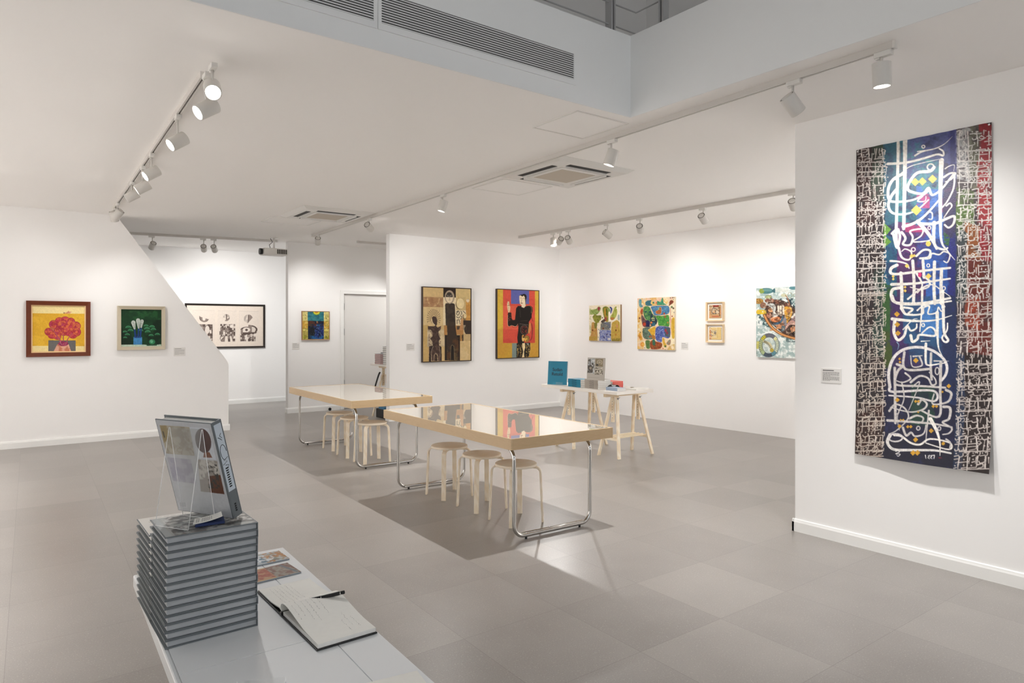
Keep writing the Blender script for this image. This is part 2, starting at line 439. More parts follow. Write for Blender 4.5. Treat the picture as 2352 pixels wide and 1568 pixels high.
def art_brushes():
    p = Pic(170, 145, '10301c', qmap((1470, 250), (2050, 262), (2052, 768), (1474, 772)), 582)
    p.rect(1470, 250, 2060, 768, '143c20'); p.tint([(1470, 270), (2060, 270), (2060, 400), (1470, 400)], '2c6a38', .5, 40, 2)
    p.tint([(1470, 400), (2060, 400), (2060, 740), (1470, 740)], '0a2014', .7, 60, 3)
    for x, y, w in [(1575, 512, 42), (1603, 555, 40), (1528, 572, 32), (1560, 612, 36), (1530, 652, 28), (1825, 492, 36), (1912, 505, 40), (1838, 533, 42), (1932, 543, 40), (1850, 575, 42), (1898, 625, 36), (1990, 612, 38), (1750, 555, 34)]:
        p.ell(x, y, w, w * .75, '4c9468', a0=180, a1=360); p.ell(x, y, w * .8, w * .5, '2c6c44', a0=180, a1=360)
    p.rect(1474, 742, 2052, 775, 'bcd0bc'); p.rect(1474, 738, 1800, 743, '16301c')
    p.rect(1645, 640, 1768, 744, '4488c0'); p.ell(1706, 640, 61, 12, '2c5c90')
    for x in (1690, 1722, 1748): p.line([(x, 600), (x - 2, 640)], 12, '1c2c58')
    for a, b in (((1662, 520), (1672, 640)), ((1720, 512), (1714, 640)), ((1757, 500), (1744, 640))): p.line([a, b], 20, '1c3c84')
    for cx, cy, tx, ty, w in [(1645, 440, 1662, 520, 62), (1712, 410, 1720, 510, 60), (1768, 420, 1755, 500, 48)]:
        p.line([(cx, cy), (tx, ty)], w, 'c8d0c8', 24); p.line([(cx, cy), (tx, ty)], w * .55, 'a8b4ac', 8); p.ring(cx, cy + 5, w * .22, w * .3, 4, 'dce2dc')
    p.ell(1912, 705, 46, 36, '2e7c50'); p.ell(1905, 698, 22, 24, '68b088'); p.line([(1912, 688), (1914, 668)], 5, '2c5c3c')
    p.poly([(1828, 742), (1990, 738), (1980, 758), (1840, 760)], '1c4c2c'); p.line([(1805, 745), (2010, 743)], 4, '24402c')
    p.grain(.12, 10, 3); return p
def art_print():
    p = Pic(260, 150, 'e6d9cc', qmap((110, 235), (2175, 240), (2180, 1330), (110, 1360)), 2066)
    for x0, x1, y in ((265, 840, 375), (925, 1430, 378), (1495, 2045, 380)):
        p.line([(x0, y), (x1, y)], 7, 'c6bab0'); p.line([(x0, y), (x0, 1210)], 4, 'd4c8be'); p.rect(x0, y, x1, 1215, 'ddd2c8', .35)
    D, G, L = '5c4e48', '8c7e76', 'd2c6bc'
    r = random.Random(3)
    def patch(cells):
        for x0, y0, x1, y1 in cells:
            c = r.choice([D, D, G, G, '736660', L, 'b4a89e'])
            p.rect(x0, y0, x1, y1, c)
            k = r.random()
            if k < .35: p.poly([(x0, y0), (x1, y0), (x0, y1)], r.choice([D, L, G]))
            elif k < .6: p.ell((x0 + x1) / 2, (y0 + y1) / 2, (x1 - x0) * .35, (y1 - y0) * .35, r.choice([L, D]))
    def body(x0, x1, y0, y1, nx, ny, holes):
        cells = []
        for j in range(ny):
            for i in range(nx):
                if (i, j) in holes: continue
                cells.append((x0 + (x1 - x0) * i / nx, y0 + (y1 - y0) * j / ny, x0 + (x1 - x0) * (i + 1) / nx, y0 + (y1 - y0) * (j + 1) / ny))
        patch(cells)
    # figure on the left
    p.ell(560, 570, 125, 120, G, a0=20, a1=195); p.ell(560, 560, 125, 130, D, a0=20, a1=75); p.ell(560, 560, 125, 130, D, a0=130, a1=200); p.ell(555, 590, 42, 60, 'e0d5ca')
    body(330, 780, 745, 1190, 7, 7, {(0, 4), (4, 5), (4, 6), (5, 5)}); p.ell(640, 890, 62, 110, 'dcd1c7'); p.ring(640, 890, 66, 116, 14, D, 180, 360); p.rect(700, 900, 750, 990, 'e2d7cd')
    # middle
    p.ell(1150, 560, 90, 92, G, a0=-10, a1=120); p.ell(1150, 560, 90, 92, 'b0a49a', a0=180, a1=350); p.poly([(1060, 500), (1150, 500), (1150, 600)], L); p.rect(1140, 470, 1162, 655, D); p.poly([(1105, 655), (1150, 600), (1180, 655)], G)
    body(985, 1390, 735, 1060, 9, 6, set()); p.rect(960, 930, 1040, 1030, D)
    for i in range(4):
        for j in range(5): p.rect(962 + i * 20, 932 + j * 20, 972 + i * 20, 942 + j * 20, L)
    p.ell(1285, 795, 44, 44, 'e4d9cf'); p.poly([(1110, 780), (1160, 740), (1160, 850)], 'e4d9cf'); p.rect(1060, 940, 1115, 1020, 'e2d7cd')
    p.poly([(985, 1060), (1115, 1060), (1105, 1210), (1010, 1215), (970, 1130)], G); p.poly([(1000, 1090), (1090, 1070), (990, 1170)], 'e2d7cd'); p.line([(1000, 1180), (1100, 1080)], 10, D)
    p.poly([(1180, 1050), (1245, 1050), (1250, 1210), (1195, 1210)], D); p.ell(1215, 1090, 30, 45, G); p.poly([(1280, 1060), (1350, 1060), (1330, 1130), (1385, 1130), (1385, 1205), (1320, 1205)], G); p.rect(1325, 1130, 1385, 1180, D)
    # right
    p.ell(1745, 590, 120, 120, 'b8aca2', a0=140, a1=262); p.ell(1745, 590, 130, 122, G, a0=-90, a1=-18); p.poly([(1745, 475), (1875, 548), (1730, 715)], G); p.poly([(1740, 480), (1760, 480), (1755, 690), (1735, 690)], D); p.poly([(1640, 620), (1740, 600), (1720, 718)], 'c8bcb2')
    p.ell(1770, 880, 240, 125, D, a0=-95, a1=40); p.ell(1720, 890, 190, 85, D, a0=180, a1=300); p.ell(1840, 880, 120, 80, 'd8cdc2'); p.rect(1750, 760, 1850, 960, G); p.ell(1700, 885, 105, 62, 'e2d7cd'); p.ell(1700, 890, 38, 32, D)
    p.poly([(1545, 960), (2000, 950), (1930, 1010), (1560, 1040)], D); p.rect(1540, 880, 1600, 1000, G)
    body(1525, 1960, 1030, 1200, 8, 3, {(3, 1), (3, 2)}); p.ell(1940, 1030, 45, 45, 'e4d9cf'); p.ell(1840, 1030, 42, 36, L); p.poly([(1660, 1040), (1720, 1010), (1730, 1160), (1650, 1150)], 'e2d7cd')
    p.grain(.03, 6, 1); return p
def art_sun():
    p = Pic(85, 88, 'b8a848', qmap((180, 205), (1312, 208), (1312, 1335), (185, 1355)), 1132)
    for x0, x1 in ((150, 400), (1085, 1340)):
        for y0, y1, c in ((150, 590, 'd6c880'), (590, 900, 'cc9c38'), (915, 1020, 'd2c468'), (1030, 1200, 'b0a050'), (1200, 1370, '94902c')):
            p.rect(x0, y0, x1, y1, c)
        for y in (590, 905, 1025): p.line([(x0, y), (x1, y)], 14, '5c4810')
        p.tint([(x0, 150), (x1, 150), (x1, 1370), (x0, 1370)], 'e4d890', .5, 14, int(x0)); p.tint([(x0, 150), (x1, 150), (x1, 1370), (x0, 1370)], '8c8430', .5, 10, int(x0) + 5, .6)
    for x, y in ((300, 350), (1160, 410), (1180, 490), (1215, 500), (1170, 340)): p.ell(x, y, 22, 16, '6c6438')
    p.poly([(1145, 1255), (1185, 1200), (1230, 1255)], '4c3c10')
    p.rect(400, 150, 1088, 585, '2c7880'); p.tint([(400, 150), (1088, 150), (1088, 585), (400, 585)], '1c5870', .8, 14, 3); p.tint([(400, 150), (1088, 150), (1088, 585), (400, 585)], '4c8c90', .5, 10, 8, .58)
    p.ell(775, 205, 165, 145, '5c8c38'); p.ell(775, 205, 135, 118, 'd4cc40'); p.ell(775, 205, 75, 60, 'c88424'); p.rect(150, 100, 1340, 200, '9c6c4c', 0)
    p.rect(412, 585, 1088, 1340, '121c34'); p.tint([(412, 585), (1088, 585), (1088, 800), (412, 800)], '5c2c1c', .9, 14, 5, .5); p.tint([(650, 700), (1088, 700), (1088, 1340), (650, 1340)], '1c2c6c', .9, 12, 6)
    p.tint([(700, 720), (1088, 720), (1088, 1340), (700, 1340)], '5c78b0', .8, 5, 7, .62); p.rect(490, 850, 690, 1200, '1c1814', .6); p.tint([(412, 1200), (1088, 1200), (1088, 1330), (412, 1330)], '1c64a0', .9, 10, 9, .5)
    p.ell(800, 630, 28, 42, 'a87c4c'); p.ell(860, 760, 50, 40, '1c5c84', .8); p.tint([(412, 600), (700, 600), (700, 1330), (412, 1330)], '3c4c44', .6, 6, 11, .6)
    p.grain(.15, 5, 3); return p
def art_brown():
    p = Pic(165, 245, 'cdb07c', qmap((240, 145), (1055, 158), (1055, 1385), (232, 1415)), 819)
    def R(x0, y0, x1, y1, c): p.rect(x0, y0, x1, y1, c)
    R(240, 140, 580, 310, 'd2b47e'); R(240, 310, 305, 480, 'a87c58'); R(240, 310, 575, 480, 'b08c64'); p.ell(410, 330, 108, 140, 'b48c62', a0=0, a1=180); p.ring(410, 330, 100, 130, 9, 'd8bc8c', 0, 180); p.ell(410, 325, 80, 100, 'a88058', a0=0, a1=180)
    p.tint([(240, 310), (575, 310), (575, 480), (240, 480)], '946848', .6, 20, 4)
    R(230, 480, 575, 800, 'd6bc88'); R(300, 490, 530, 790, 'cfb484'); R(230, 790, 330, 1420, 'c4a468'); R(530, 790, 600, 1420, 'd0b27c'); R(310, 870, 400, 1160, 'b8a888'); R(500, 860, 600, 1150, 'c8b48c'); p.tint([(310, 880), (600, 880), (600, 1150), (310, 1150)], 'dcc8a0', .7, 24, 2)
    R(578, 140, 792, 310, '2a1d16'); R(575, 310, 800, 790, 'e8d6b0'); R(790, 140, 1060, 310, 'd8be84')
    p.ell(685, 305, 84, 118, 'b09c84'); p.ell(682, 310, 62, 92, 'e6d4b4'); p.ell(680, 305, 60, 86, '3c3530', a0=180, a1=360); p.line([(640, 265), (680, 290), (720, 262)], 6, '8c7c70', sm=True); p.line([(683, 290), (685, 350)], 4, '8c7c60'); p.ell(705, 280, 13, 8, '8a7c70'); p.ell(655, 282, 13, 8, '8a7c70'); p.line([(665, 355), (700, 356)], 4, '7c6c50')
    p.poly([(608, 440), (620, 412), (665, 410), (675, 420), (700, 420), (712, 408), (760, 412), (775, 440), (785, 700), (790, 800), (620, 800), (615, 600)], '342a22')
    p.ell(670, 545, 30, 38, '3c322a'); p.ell(718, 545, 28, 38, '40352c'); p.tint([(610, 420), (780, 420), (790, 800), (615, 800)], '4a3c30', .6, 24, 6)
    R(798, 310, 970, 520, 'cdb27c'); p.ell(858, 425, 68, 85, '8a7450'); p.ell(872, 412, 68, 90, 'ecd8a4'); p.poly([(832, 320), (835, 275), (850, 320)], 'c8a060'); R(968, 330, 1060, 700, 'd09c50'); p.ell(1004, 350, 30, 40, 'e8d8b8'); p.ell(1004, 335, 28, 24, '3c342c', a0=180, a1=360); R(968, 310, 1060, 332, 'd8be84')
    p.tint([(968, 400), (1060, 400), (1060, 700), (968, 700)], 'b87c38', .5, 24, 3)
    R(798, 525, 970, 800, 'e0d0ac'); 
    for a in (((805, 555), (840, 540), (855, 580), (830, 610), (810, 600)), ((805, 640), (840, 660), (860, 640)), ((810, 700), (850, 690), (860, 740)), ((815, 760), (815, 700)), ((880, 540), (900, 580), (880, 600)), ((870, 620), (900, 640), (880, 680), (905, 700)), ((880, 720), (900, 740), (860, 760)), ((920, 540), (960, 580), (930, 620))):
        p.line(list(a), 9, '2c241c', sm=True)
    p.line([(830, 545), (800, 590)], 10, '3c3028'); p.ell(955, 620, 28, 40, 'dcc898'); R(915, 600, 968, 700, '8c7048', ); p.ell(952, 625, 24, 40, 'e0cc9c'); p.ell(905, 760, 30, 100, 'c89868')
    R(925, 700, 1060, 935, '3a2e26'); p.ell(935, 940, 30, 80, 'cdb488'); R(925, 860, 960, 940, 'cdb488'); R(925, 780, 965, 860, '9c8c74'); p.ell(1000, 860, 60, 80, '3a2e26'); p.line([(965, 790), (975, 850), (960, 860)], 6, '5c4c3c')
    R(590, 790, 640, 960, 'b4824a'); R(785, 790, 925, 945, 'b4824a'); R(810, 800, 880, 860, '4a3c30'); p.poly([(870, 780), (920, 780), (910, 870), (850, 870)], 'c08c5c')
    R(600, 955, 865, 1390, '271c14'); p.poly([(640, 800), (785, 800), (805, 940), (835, 1050), (845, 1390), (640, 1390), (635, 1050), (645, 940)], '3a2c22')
    p.tint([(640, 1000), (840, 1000), (845, 1390), (640, 1390)], '5c3a20', .8, 30, 8); p.tint([(640, 1150), (840, 1150), (845, 1390), (640, 1390)], '6c5c38', .6, 16, 12, .58)
    p.ell(733, 1190, 27, 60, '1a120c'); R(706, 1190, 760, 1390, '1a120c'); p.line([(703, 1380), (705, 1200), (715, 1140), (735, 1125), (755, 1150), (762, 1200), (770, 1380)], 4, 'a89878', sm=True)
    R(865, 945, 925, 1055, 'a87c44'); R(908, 945, 925, 1055, '2c2018'); p.line([(890, 960), (905, 980), (895, 1010)], 6, '2c2018', sm=True); R(925, 935, 1060, 1050, 'c4a878'); R(865, 1055, 1060, 1390, 'd8be8c'); p.tint([(865, 1055), (1060, 1055), (1060, 1390), (865, 1390)], 'ccae78', .6, 30, 5)
    # small haloed figure
    for i in range(17):
        a = math.radians(160 + i * 14); c, s_ = math.cos(a), math.sin(a)
        p.line([(420 + 48 * c, 680 + 78 * s_), (415 + 108 * c, 680 + 155 * s_)], 4, '3c2c20'); p.ell(415 + 110 * c, 680 + 158 * s_, 5, 6, '3c2c20')
    p.ell(420, 690, 58, 90, 'cfb484'); p.ring(418, 690, 50, 78, 5, '4c3828', 120, 400)
    p.poly([(385, 660), (410, 635), (450, 645), (475, 700), (470, 780), (455, 800), (480, 830), (540, 800), (530, 860), (495, 900), (500, 960), (530, 1020), (500, 1060), (505, 1120), (530, 1200), (530, 1400), (490, 1400), (480, 1300), (450, 1270), (420, 1300), (412, 1400), (375, 1400), (375, 1220), (400, 1130), (390, 1060), (355, 1020), (395, 980), (400, 920), (370, 870), (320, 860), (318, 805), (420, 810), (440, 790), (400, 740)], '42302a')
    p.line([(378, 690), (390, 740), (440, 790)], 7, 'e0d0b0', sm=True); p.poly([(340, 1150), (395, 1140), (372, 1240), (372, 1410), (335, 1410)], '241814'); p.poly([(505, 1135), (545, 1160), (550, 1400), (530, 1400), (530, 1210)], '241814'); p.poly([(425, 1400), (430, 1300), (455, 1280), (475, 1310), (480, 1400)], '201410')
    for q in ([(380, 1400), (378, 1240), (410, 1150)], [(420, 1400), (425, 1300), (450, 1265), (480, 1300), (490, 1400)], [(520, 1390), (525, 1240), (505, 1150)]): p.line(q, 5, 'c8b8a0', sm=True)
    p.tint([(320, 800), (540, 800), (540, 1400), (340, 1400)], '6c5448', .6, 10, 15, .58)
    p.grain(.06, 10, 3); return p
def art_red():
    p = Pic(140, 235, 'c89c38', qmap((187, 188), (915, 205), (918, 1400), (187, 1418)), 728)
    def R(x0, y0, x1, y1, c): p.rect(x0, y0, x1, y1, c)
    R(180, 180, 930, 900, 'd2ae3e'); p.tint([(180, 180), (930, 180), (930, 1430), (180, 1430)], 'c08c34', .5, 60, 2)
    R(283, 180, 848, 1145, 'cf4e3c'); p.tint([(283, 350), (848, 350), (848, 1145), (283, 1145)], 'b83c34', .5, 60, 5); p.rect(283, 480, 560, 900, 'e0684a', .5)
    R(420, 180, 740, 445, '5a5fa0'); R(440, 1150, 520, 1420, '7c8a84')
    K = '17100c'
    p.poly([(545, 480), (600, 480), (640, 510), (700, 480), (760, 470), (790, 490), (800, 560), (780, 700), (735, 770), (740, 830), (735, 960), (660, 1020), (650, 1150), (540, 1150), (530, 1050), (545, 930), (550, 830), (500, 850), (430, 835), (390, 855), (365, 830), (365, 640), (370, 600), (425, 600), (432, 700), (450, 735), (490, 730), (510, 520)], K)
    p.poly([(520, 1150), (560, 1140), (760, 1140), (765, 1250), (735, 1400), (515, 1410)], K)
    p.ell(650, 320, 48, 58, K); p.poly([(565, 300), (580, 285), (625, 300), (650, 285), (680, 320), (682, 400), (690, 460), (650, 515), (605, 500), (608, 470), (575, 440), (568, 380)], 'e8d4b4'); p.poly([(560, 300), (600, 275), (665, 280), (690, 320), (688, 400), (672, 340), (645, 290), (620, 312), (590, 290)], K)
    p.line([(668, 340), (682, 460)], 9, K)
    for q in ([(585, 345), (600, 335), (612, 345)], [(628, 345), (645, 335), (655, 350)], [(612, 360), (600, 415), (615, 420)], [(590, 425), (610, 440), (630, 425)]): p.line(q, 4, '5c3c28', sm=True)
    p.line([(585, 430), (625, 428)], 5, '8a2c20')
    p.poly([(355, 430), (365, 400), (390, 405), (392, 460), (408, 500), (405, 560), (392, 600), (372, 600), (360, 540), (352, 480)], 'e2c49a'); p.line([(372, 420), (375, 470), (395, 480)], 3, '6c4828'); p.line([(358, 480), (395, 470)], 4, K); p.line([(375, 500), (378, 580)], 3, '8c6840')
    p.tint([(375, 620), (430, 620), (440, 740), (375, 760)], 'b04838', .8, 5, 3, .6)
    for q, c in (([(700, 470), (760, 480), (785, 520), (780, 620)], 'c8a868'), ([(365, 650), (362, 800), (385, 850), (430, 830), (500, 850), (545, 800)], 'e8c8a0'), ([(545, 800), (520, 860), (470, 868), (440, 850)], '7c1c14'), ([(570, 800), (730, 822)], '8c8078'), ([(590, 750), (710, 745)], '54483c'), ([(575, 540), (585, 680)], '4c443c')): p.line(q, 5, c, sm=True)
    p.ring(655, 910, 68, 85, 5, '8c7c70'); p.ring(655, 905, 48, 60, 7, '5c2c24'); p.tint([(610, 850), (700, 850), (700, 970), (610, 970)], '7c3028', .9, 6, 7, .5)
    p.poly([(740, 790), (770, 785), (778, 900), (755, 960), (765, 1010), (740, 960), (720, 980)], 'c88448'); p.line([(785, 790), (800, 900), (790, 1040), (765, 1100)], 8, K, sm=True)
    p.ell(700, 1070, 50, 62, 'd8a848'); 
    for r in (18, 32, 46): p.ring(700, 1070, r, r * 1.2, 7, K, 200, 480)
    p.ell(632, 1060, 22, 60, 'e0b870'); p.poly([(610, 1010), (650, 1010), (650, 1050), (615, 1050)], 'c8903c'); p.ell(640, 1040, 10, 16, K)
    p.poly([(620, 1150), (668, 1145), (670, 1230), (650, 1300), (655, 1400), (612, 1405), (635, 1300), (618, 1220)], 'e6cf9c')
    for x0, x1, sd in ((525, 558, 3), (570, 612, 4), (680, 712, 5), (722, 760, 6)): p.tint([(x0, 1170), (x1, 1170), (x1 - 8, 1395), (x0, 1400)], 'c8a860', .9, 4, sd, .56)
    p.poly([(690, 1150), (740, 1150), (725, 1200)], '8c9488'); p.line([(765, 1140), (768, 1250), (740, 1400)], 4, 'd8b060', sm=True)
    p.line([(778, 610), (790, 700), (810, 755)], 6, K, sm=True); p.line([(795, 500), (800, 570), (782, 620)], 7, K, sm=True)
    p.grain(.05, 8, 3); return p
def art_green():
    p = Pic(95, 120, 'ece2c8', qmap((188, 185), (1212, 150), (1238, 1320), (203, 1300), 1.04), 1035)
    def S(q, c, c2=None, sd=1, t=.5, cell=8): 
        p.poly(q, c, sm=True)
        if c2: p.tint(q, c2, .85, cell, sd, t, sm=True)
    S([(215, 340), (330, 310), (430, 290), (480, 230), (540, 220), (575, 280), (540, 360), (500, 420), (440, 470), (350, 480), (230, 460)], '7c9448', 'aab870', 2)
    S([(480, 240), (540, 235), (550, 290), (510, 350), (480, 330)], 'a8444c', '8c2c3c', 3)
    S([(640, 260), (720, 215), (800, 235), (870, 300), (870, 380), (820, 400), (815, 680), (720, 680), (680, 560), (640, 380)], 'a8903c', '6c7c28', 4); S([(740, 300), (770, 290), (785, 420), (775, 500), (750, 480)], '54641c'); S([(700, 290), (720, 280), (735, 450), (720, 560), (700, 480)], 'c48c30')
    S([(810, 260), (860, 280), (880, 330), (880, 390), (830, 390), (800, 320)], '8ca068')
    S([(850, 240), (900, 230), (945, 280), (935, 360), (905, 440), (885, 420), (895, 300)], '48549c', '2c3870', 5)
    S([(985, 340), (1010, 260), (1070, 215), (1095, 280), (1110, 420), (1060, 560), (960, 650), (890, 620), (890, 540), (950, 440)], '94983c', 'b8bc60', 6); S([(895, 570), (960, 560), (1010, 590), (940, 650), (895, 620)], 'b8783c')
    p.line([(1100, 270), (1130, 330), (1125, 460), (1060, 600), (970, 670), (880, 670), (850, 600), (850, 400)], 55, 'f6eedc', sm=True)
    S([(300, 500), (400, 470), (480, 500), (580, 500), (590, 600), (540, 700), (440, 750), (380, 700), (330, 610)], '94943c', '6c7428', 7)
    p.line([(330, 480), (275, 560), (300, 670), (370, 740)], 42, 'f4ead6', sm=True); p.line([(450, 480), (600, 470), (660, 560), (600, 640), (540, 690)], 40, 'f4ead6', sm=True); p.ell(628, 575, 16, 24, '1c1c24')
    S([(580, 690), (640, 640), (720, 600), (760, 640), (720, 690), (620, 730)], '443c34', '6c5c4c', 8); S([(700, 560), (760, 560), (770, 640), (730, 680), (700, 630)], '9c4c40')
    p.poly([(570, 760), (640, 720), (900, 700), (890, 960), (560, 950)], '64686c'); p.tint([(570, 760), (900, 700), (890, 960), (560, 950)], '9c9478', .8, 6, 9, .5); p.tint([(700, 720), (900, 700), (890, 960), (700, 950)], '5c6884', .7, 8, 10); p.ell(652, 910, 22, 34, '6c3018')
    p.poly([(535, 955), (900, 965), (905, 1315), (530, 1310)], '8c94bc'); p.tint([(535, 955), (900, 965), (905, 1315), (530, 1310)], '5c68a8', .9, 6, 11, .5); p.tint([(535, 955), (900, 965), (905, 1315), (530, 1310)], 'c8c8cc', .7, 5, 12, .6)
    for x, y in ((535, 1055), (775, 1100), (685, 1195), (885, 1110)): p.ell(x, y, 18, 28, '2c2450')
    p.ell(835, 1248, 40, 34, 'f0ece4'); p.ell(828, 1248, 14, 14, '3c3c44')
    S([(290, 720), (390, 740), (440, 850), (460, 980), (450, 1240), (200, 1300), (210, 1180), (250, 1100), (265, 900)], 'c4a058', 'b88448', 13); p.rect(200, 1165, 470, 1320, 'b49440', .8); S([(370, 740), (460, 760), (430, 900), (380, 900)], '7c7c38')
    p.ell(310, 968, 22, 30, '6c3414'); p.line([(318, 980), (320, 1080)], 14, 'b4783c')
    p.poly([(470, 780), (560, 780), (565, 920), (530, 950), (530, 1310), (480, 1310), (478, 920)], 'f0e4cc'); p.ell(505, 945, 14, 18, '8c8c84'); p.ell(492, 1192, 12, 16, '6c6474')
    S([(930, 780), (1000, 690), (1090, 650), (1160, 700), (1190, 800), (1200, 1310), (925, 1310)], 'b89c40', 'c8a450', 14, .5, 10); p.ell(1065, 968, 20, 34, '6c3410'); p.ell(1060, 1110, 18, 30, 'b46c30'); S([(1080, 790), (1110, 780), (1120, 860), (1080, 900)], 'c89068'); p.tint([(925, 1220), (1200, 1220), (1200, 1310), (925, 1310)], '7c7028', .8, 8, 3)
    S([(1130, 480), (1180, 500), (1180, 640), (1140, 650), (1115, 590)], 'b0b8b0'); p.tint([(205, 280), (260, 280), (260, 1100), (215, 1100)], 'a8b078', .7, 10, 17, .52)
    p.ell(880, 920, 22, 26, 'f4ecd8'); p.ell(882, 915, 12, 12, '54544c')
    p.grain(.08, 4, 5); return p
def art_cells():
    p = Pic(120, 160, 'efd9b4', qmap((140, 155), (1075, 128), (1085, 1415), (155, 1395), 1.05), 940)
    full = [(130, 120), (1090, 120), (1090, 1420), (130, 1420)]
    p.tint(full, 'f4e8c8', .9, 60, 1); p.tint([(130, 350), (300, 350), (300, 1420), (130, 1420)], 'e8b860', .8, 26, 2); p.tint([(250, 120), (900, 120), (900, 340), (250, 340)], 'ecc048', .9, 24, 3, .53); p.tint(full, 'e8b49c', .5, 36, 4, .6)
    def B(q, c, c2=None, sd=1, cell=6, t=.5, c3=None):
        p.line(q, 14, 'ecd0a8', closed=True) if 0 else p.line(q, 12, 'e8c49c', sm=True, closed=True)
        p.poly(q, c, sm=True)
        if c2: p.tint(q, c2, .85, cell, sd, t, sm=True)
        if c3: p.tint(q, c3, .8, cell * .7, sd + 9, .62, sm=True)
    B([(180, 200), (230, 180), (250, 230), (245, 300), (280, 360), (220, 380), (185, 320)], '54909c', '7ca8ac', 1)
    B([(345, 260), (390, 220), (450, 215), (480, 250), (480, 300), (525, 325), (460, 345), (360, 330)], '2c6478', '4c8088', 2); p.ell(470, 225, 26, 18, '2c6470'); p.ell(545, 270, 25, 25, '54886c')
    B([(610, 315), (640, 230), (720, 250), (760, 160), (785, 170), (800, 280), (870, 320), (740, 330)], '34886c', '54a87c', 3); B([(600, 270), (630, 250), (625, 310)], 'd47038'); p.line([(785, 190), (840, 260), (870, 300)], 12, 'e0a438')
    B([(950, 240), (1000, 215), (1045, 245), (1020, 290), (960, 330), (930, 350), (940, 300)], '8c3424', '6c4c34', 4)
    B([(290, 440), (310, 370), (390, 350), (460, 390), (490, 470), (540, 560), (620, 620), (650, 700), (610, 790), (500, 850), (440, 870), (380, 830), (370, 700), (320, 620), (300, 540)], '3c7048', '5c9454', 5, 10, .5, '8cb068'); p.tint([(480, 520), (650, 620), (620, 790), (440, 860)], '2c3c50', .95, 30, 7, .42); p.ell(355, 490, 25, 20, '1c4c58'); p.ell(458, 495, 28, 22, '1c4c58'); p.ell(430, 560, 28, 22, '2c5c48')
    for x, y in ((505, 650), (530, 640), (560, 655), (520, 690), (560, 695)): p.ell(x, y, 14, 14, 'd8d890')
    B([(240, 580), (290, 590), (350, 680), (450, 720), (440, 850), (300, 850), (260, 760)], '5c3c3c', '7c6868', 6, 8); p.ell(320, 790, 40, 45, 'b8402c'); p.poly([(370, 700), (450, 720), (440, 860), (370, 860)], '282c54', sm=True); p.ell(495, 750, 24, 26, 'e07c3c'); p.ell(470, 815, 20, 30, 'd8a078'); p.ell(550, 790, 45, 48, '34687c')
    B([(218, 470), (265, 405), (285, 450), (275, 540), (240, 555)], 'bc4c28', '8c7038', 7)
    B([(480, 380), (540, 350), (780, 345), (900, 350), (940, 400), (935, 510), (860, 555), (640, 575), (560, 560), (520, 470)], '5088b0', '3c6c98', 8, 5, .5, '8cb4cc'); B([(605, 480), (660, 450), (700, 385), (735, 400), (735, 520), (680, 545), (620, 530)], 'a85c2c', 'c06c30', 9); p.ell(675, 420, 20, 26, '7cb090'); p.ell(812, 535, 24, 24, 'b84c38'); p.ell(905, 475, 13, 12, '1c3c78')
    B([(610, 590), (760, 590), (900, 570), (935, 620), (930, 840), (800, 830), (680, 820), (655, 700)], '4c9c40', '3c8438', 10, 8, .5, '7cb058'); p.ell(835, 610, 26, 26, 'a05c3c'); p.ell(900, 750, 22, 24, 'a89040')
    B([(275, 920), (320, 875), (450, 875), (520, 1020), (560, 1130), (400, 1160), (290, 1100)], '647868', '485c50', 11, 7, .5, '8ca890'); p.ell(460, 1090, 26, 24, 'b05c40')
    B([(415, 930), (500, 880), (590, 850), (595, 960), (560, 1060), (500, 1050), (460, 980)], 'd8a430', 'e0b840', 12); p.poly([(500, 1060), (590, 1070), (590, 1150), (520, 1140)], 'b07838', sm=True)
    B([(600, 900), (680, 835), (800, 840), (930, 860), (965, 920), (960, 1080), (900, 1130), (800, 1100), (760, 1120), (750, 1215), (640, 1200), (595, 1100)], '3c4c90', '586cb0', 13, 6, .5, 'a8b4dc'); p.tint([(810, 860), (960, 880), (955, 1100), (840, 1080)], '4c5c5c', .9, 20, 3, .35); p.ell(850, 940, 30, 40, '9c3c48'); p.ell(885, 1000, 24, 34, '8c3444')
    B([(350, 1190), (440, 1180), (470, 1250), (450, 1370), (390, 1380), (360, 1330)], '547440', '6c8c4c', 14); B([(460, 1240), (520, 1170), (620, 1210), (740, 1240), (765, 1300), (720, 1370), (600, 1395), (480, 1380)], '8c3c24', 'b45c30', 15, 7, .5, '6c6430'); p.poly([(520, 1170), (580, 1170), (590, 1290), (530, 1290)], '3c6c54', sm=True)
    B([(770, 1130), (810, 1130), (830, 1220), (870, 1290), (860, 1340), (810, 1330), (780, 1240)], 'dcac3c', 'd4b454', 16); p.ell(842, 1318, 24, 24, '4c6c3c'); B([(870, 1250), (920, 1180), (970, 1160), (965, 1260), (920, 1290)], '8c9c84', 'b46c50', 17)
    p.poly([(1000, 670), (1075, 660), (1078, 1080), (1010, 1120), (990, 900)], 'dcb440', sm=True); p.tint([(1000, 670), (1075, 660), (1078, 1080), (1010, 1120)], 'c89c30', .6, 14, 2); p.line([(970, 400), (970, 650), (975, 900)], 9, 'b4543c'); 
    for x, y, r, c in ((1000, 380, 26, '6c7c50'), (1040, 410, 22, '6c5038'), (1055, 510, 10, '3c4c5c'), (1010, 600, 16, 'a04c38'), (965, 160, 12, '1c1c20'), (1018, 155, 12, '1c1c20'), (1052, 155, 10, '1c1c20'), (1040, 202, 9, '28282c'), (200, 640, 22, '7c4428'), (180, 720, 24, 'd8a038'), (215, 990, 16, '3c2c1c'), (330, 1362, 10, '2c3c5c'), (835, 1405, 12, 'a83c34'), (785, 1375, 14, 'b85040')): p.ell(x, y, r, r, c)
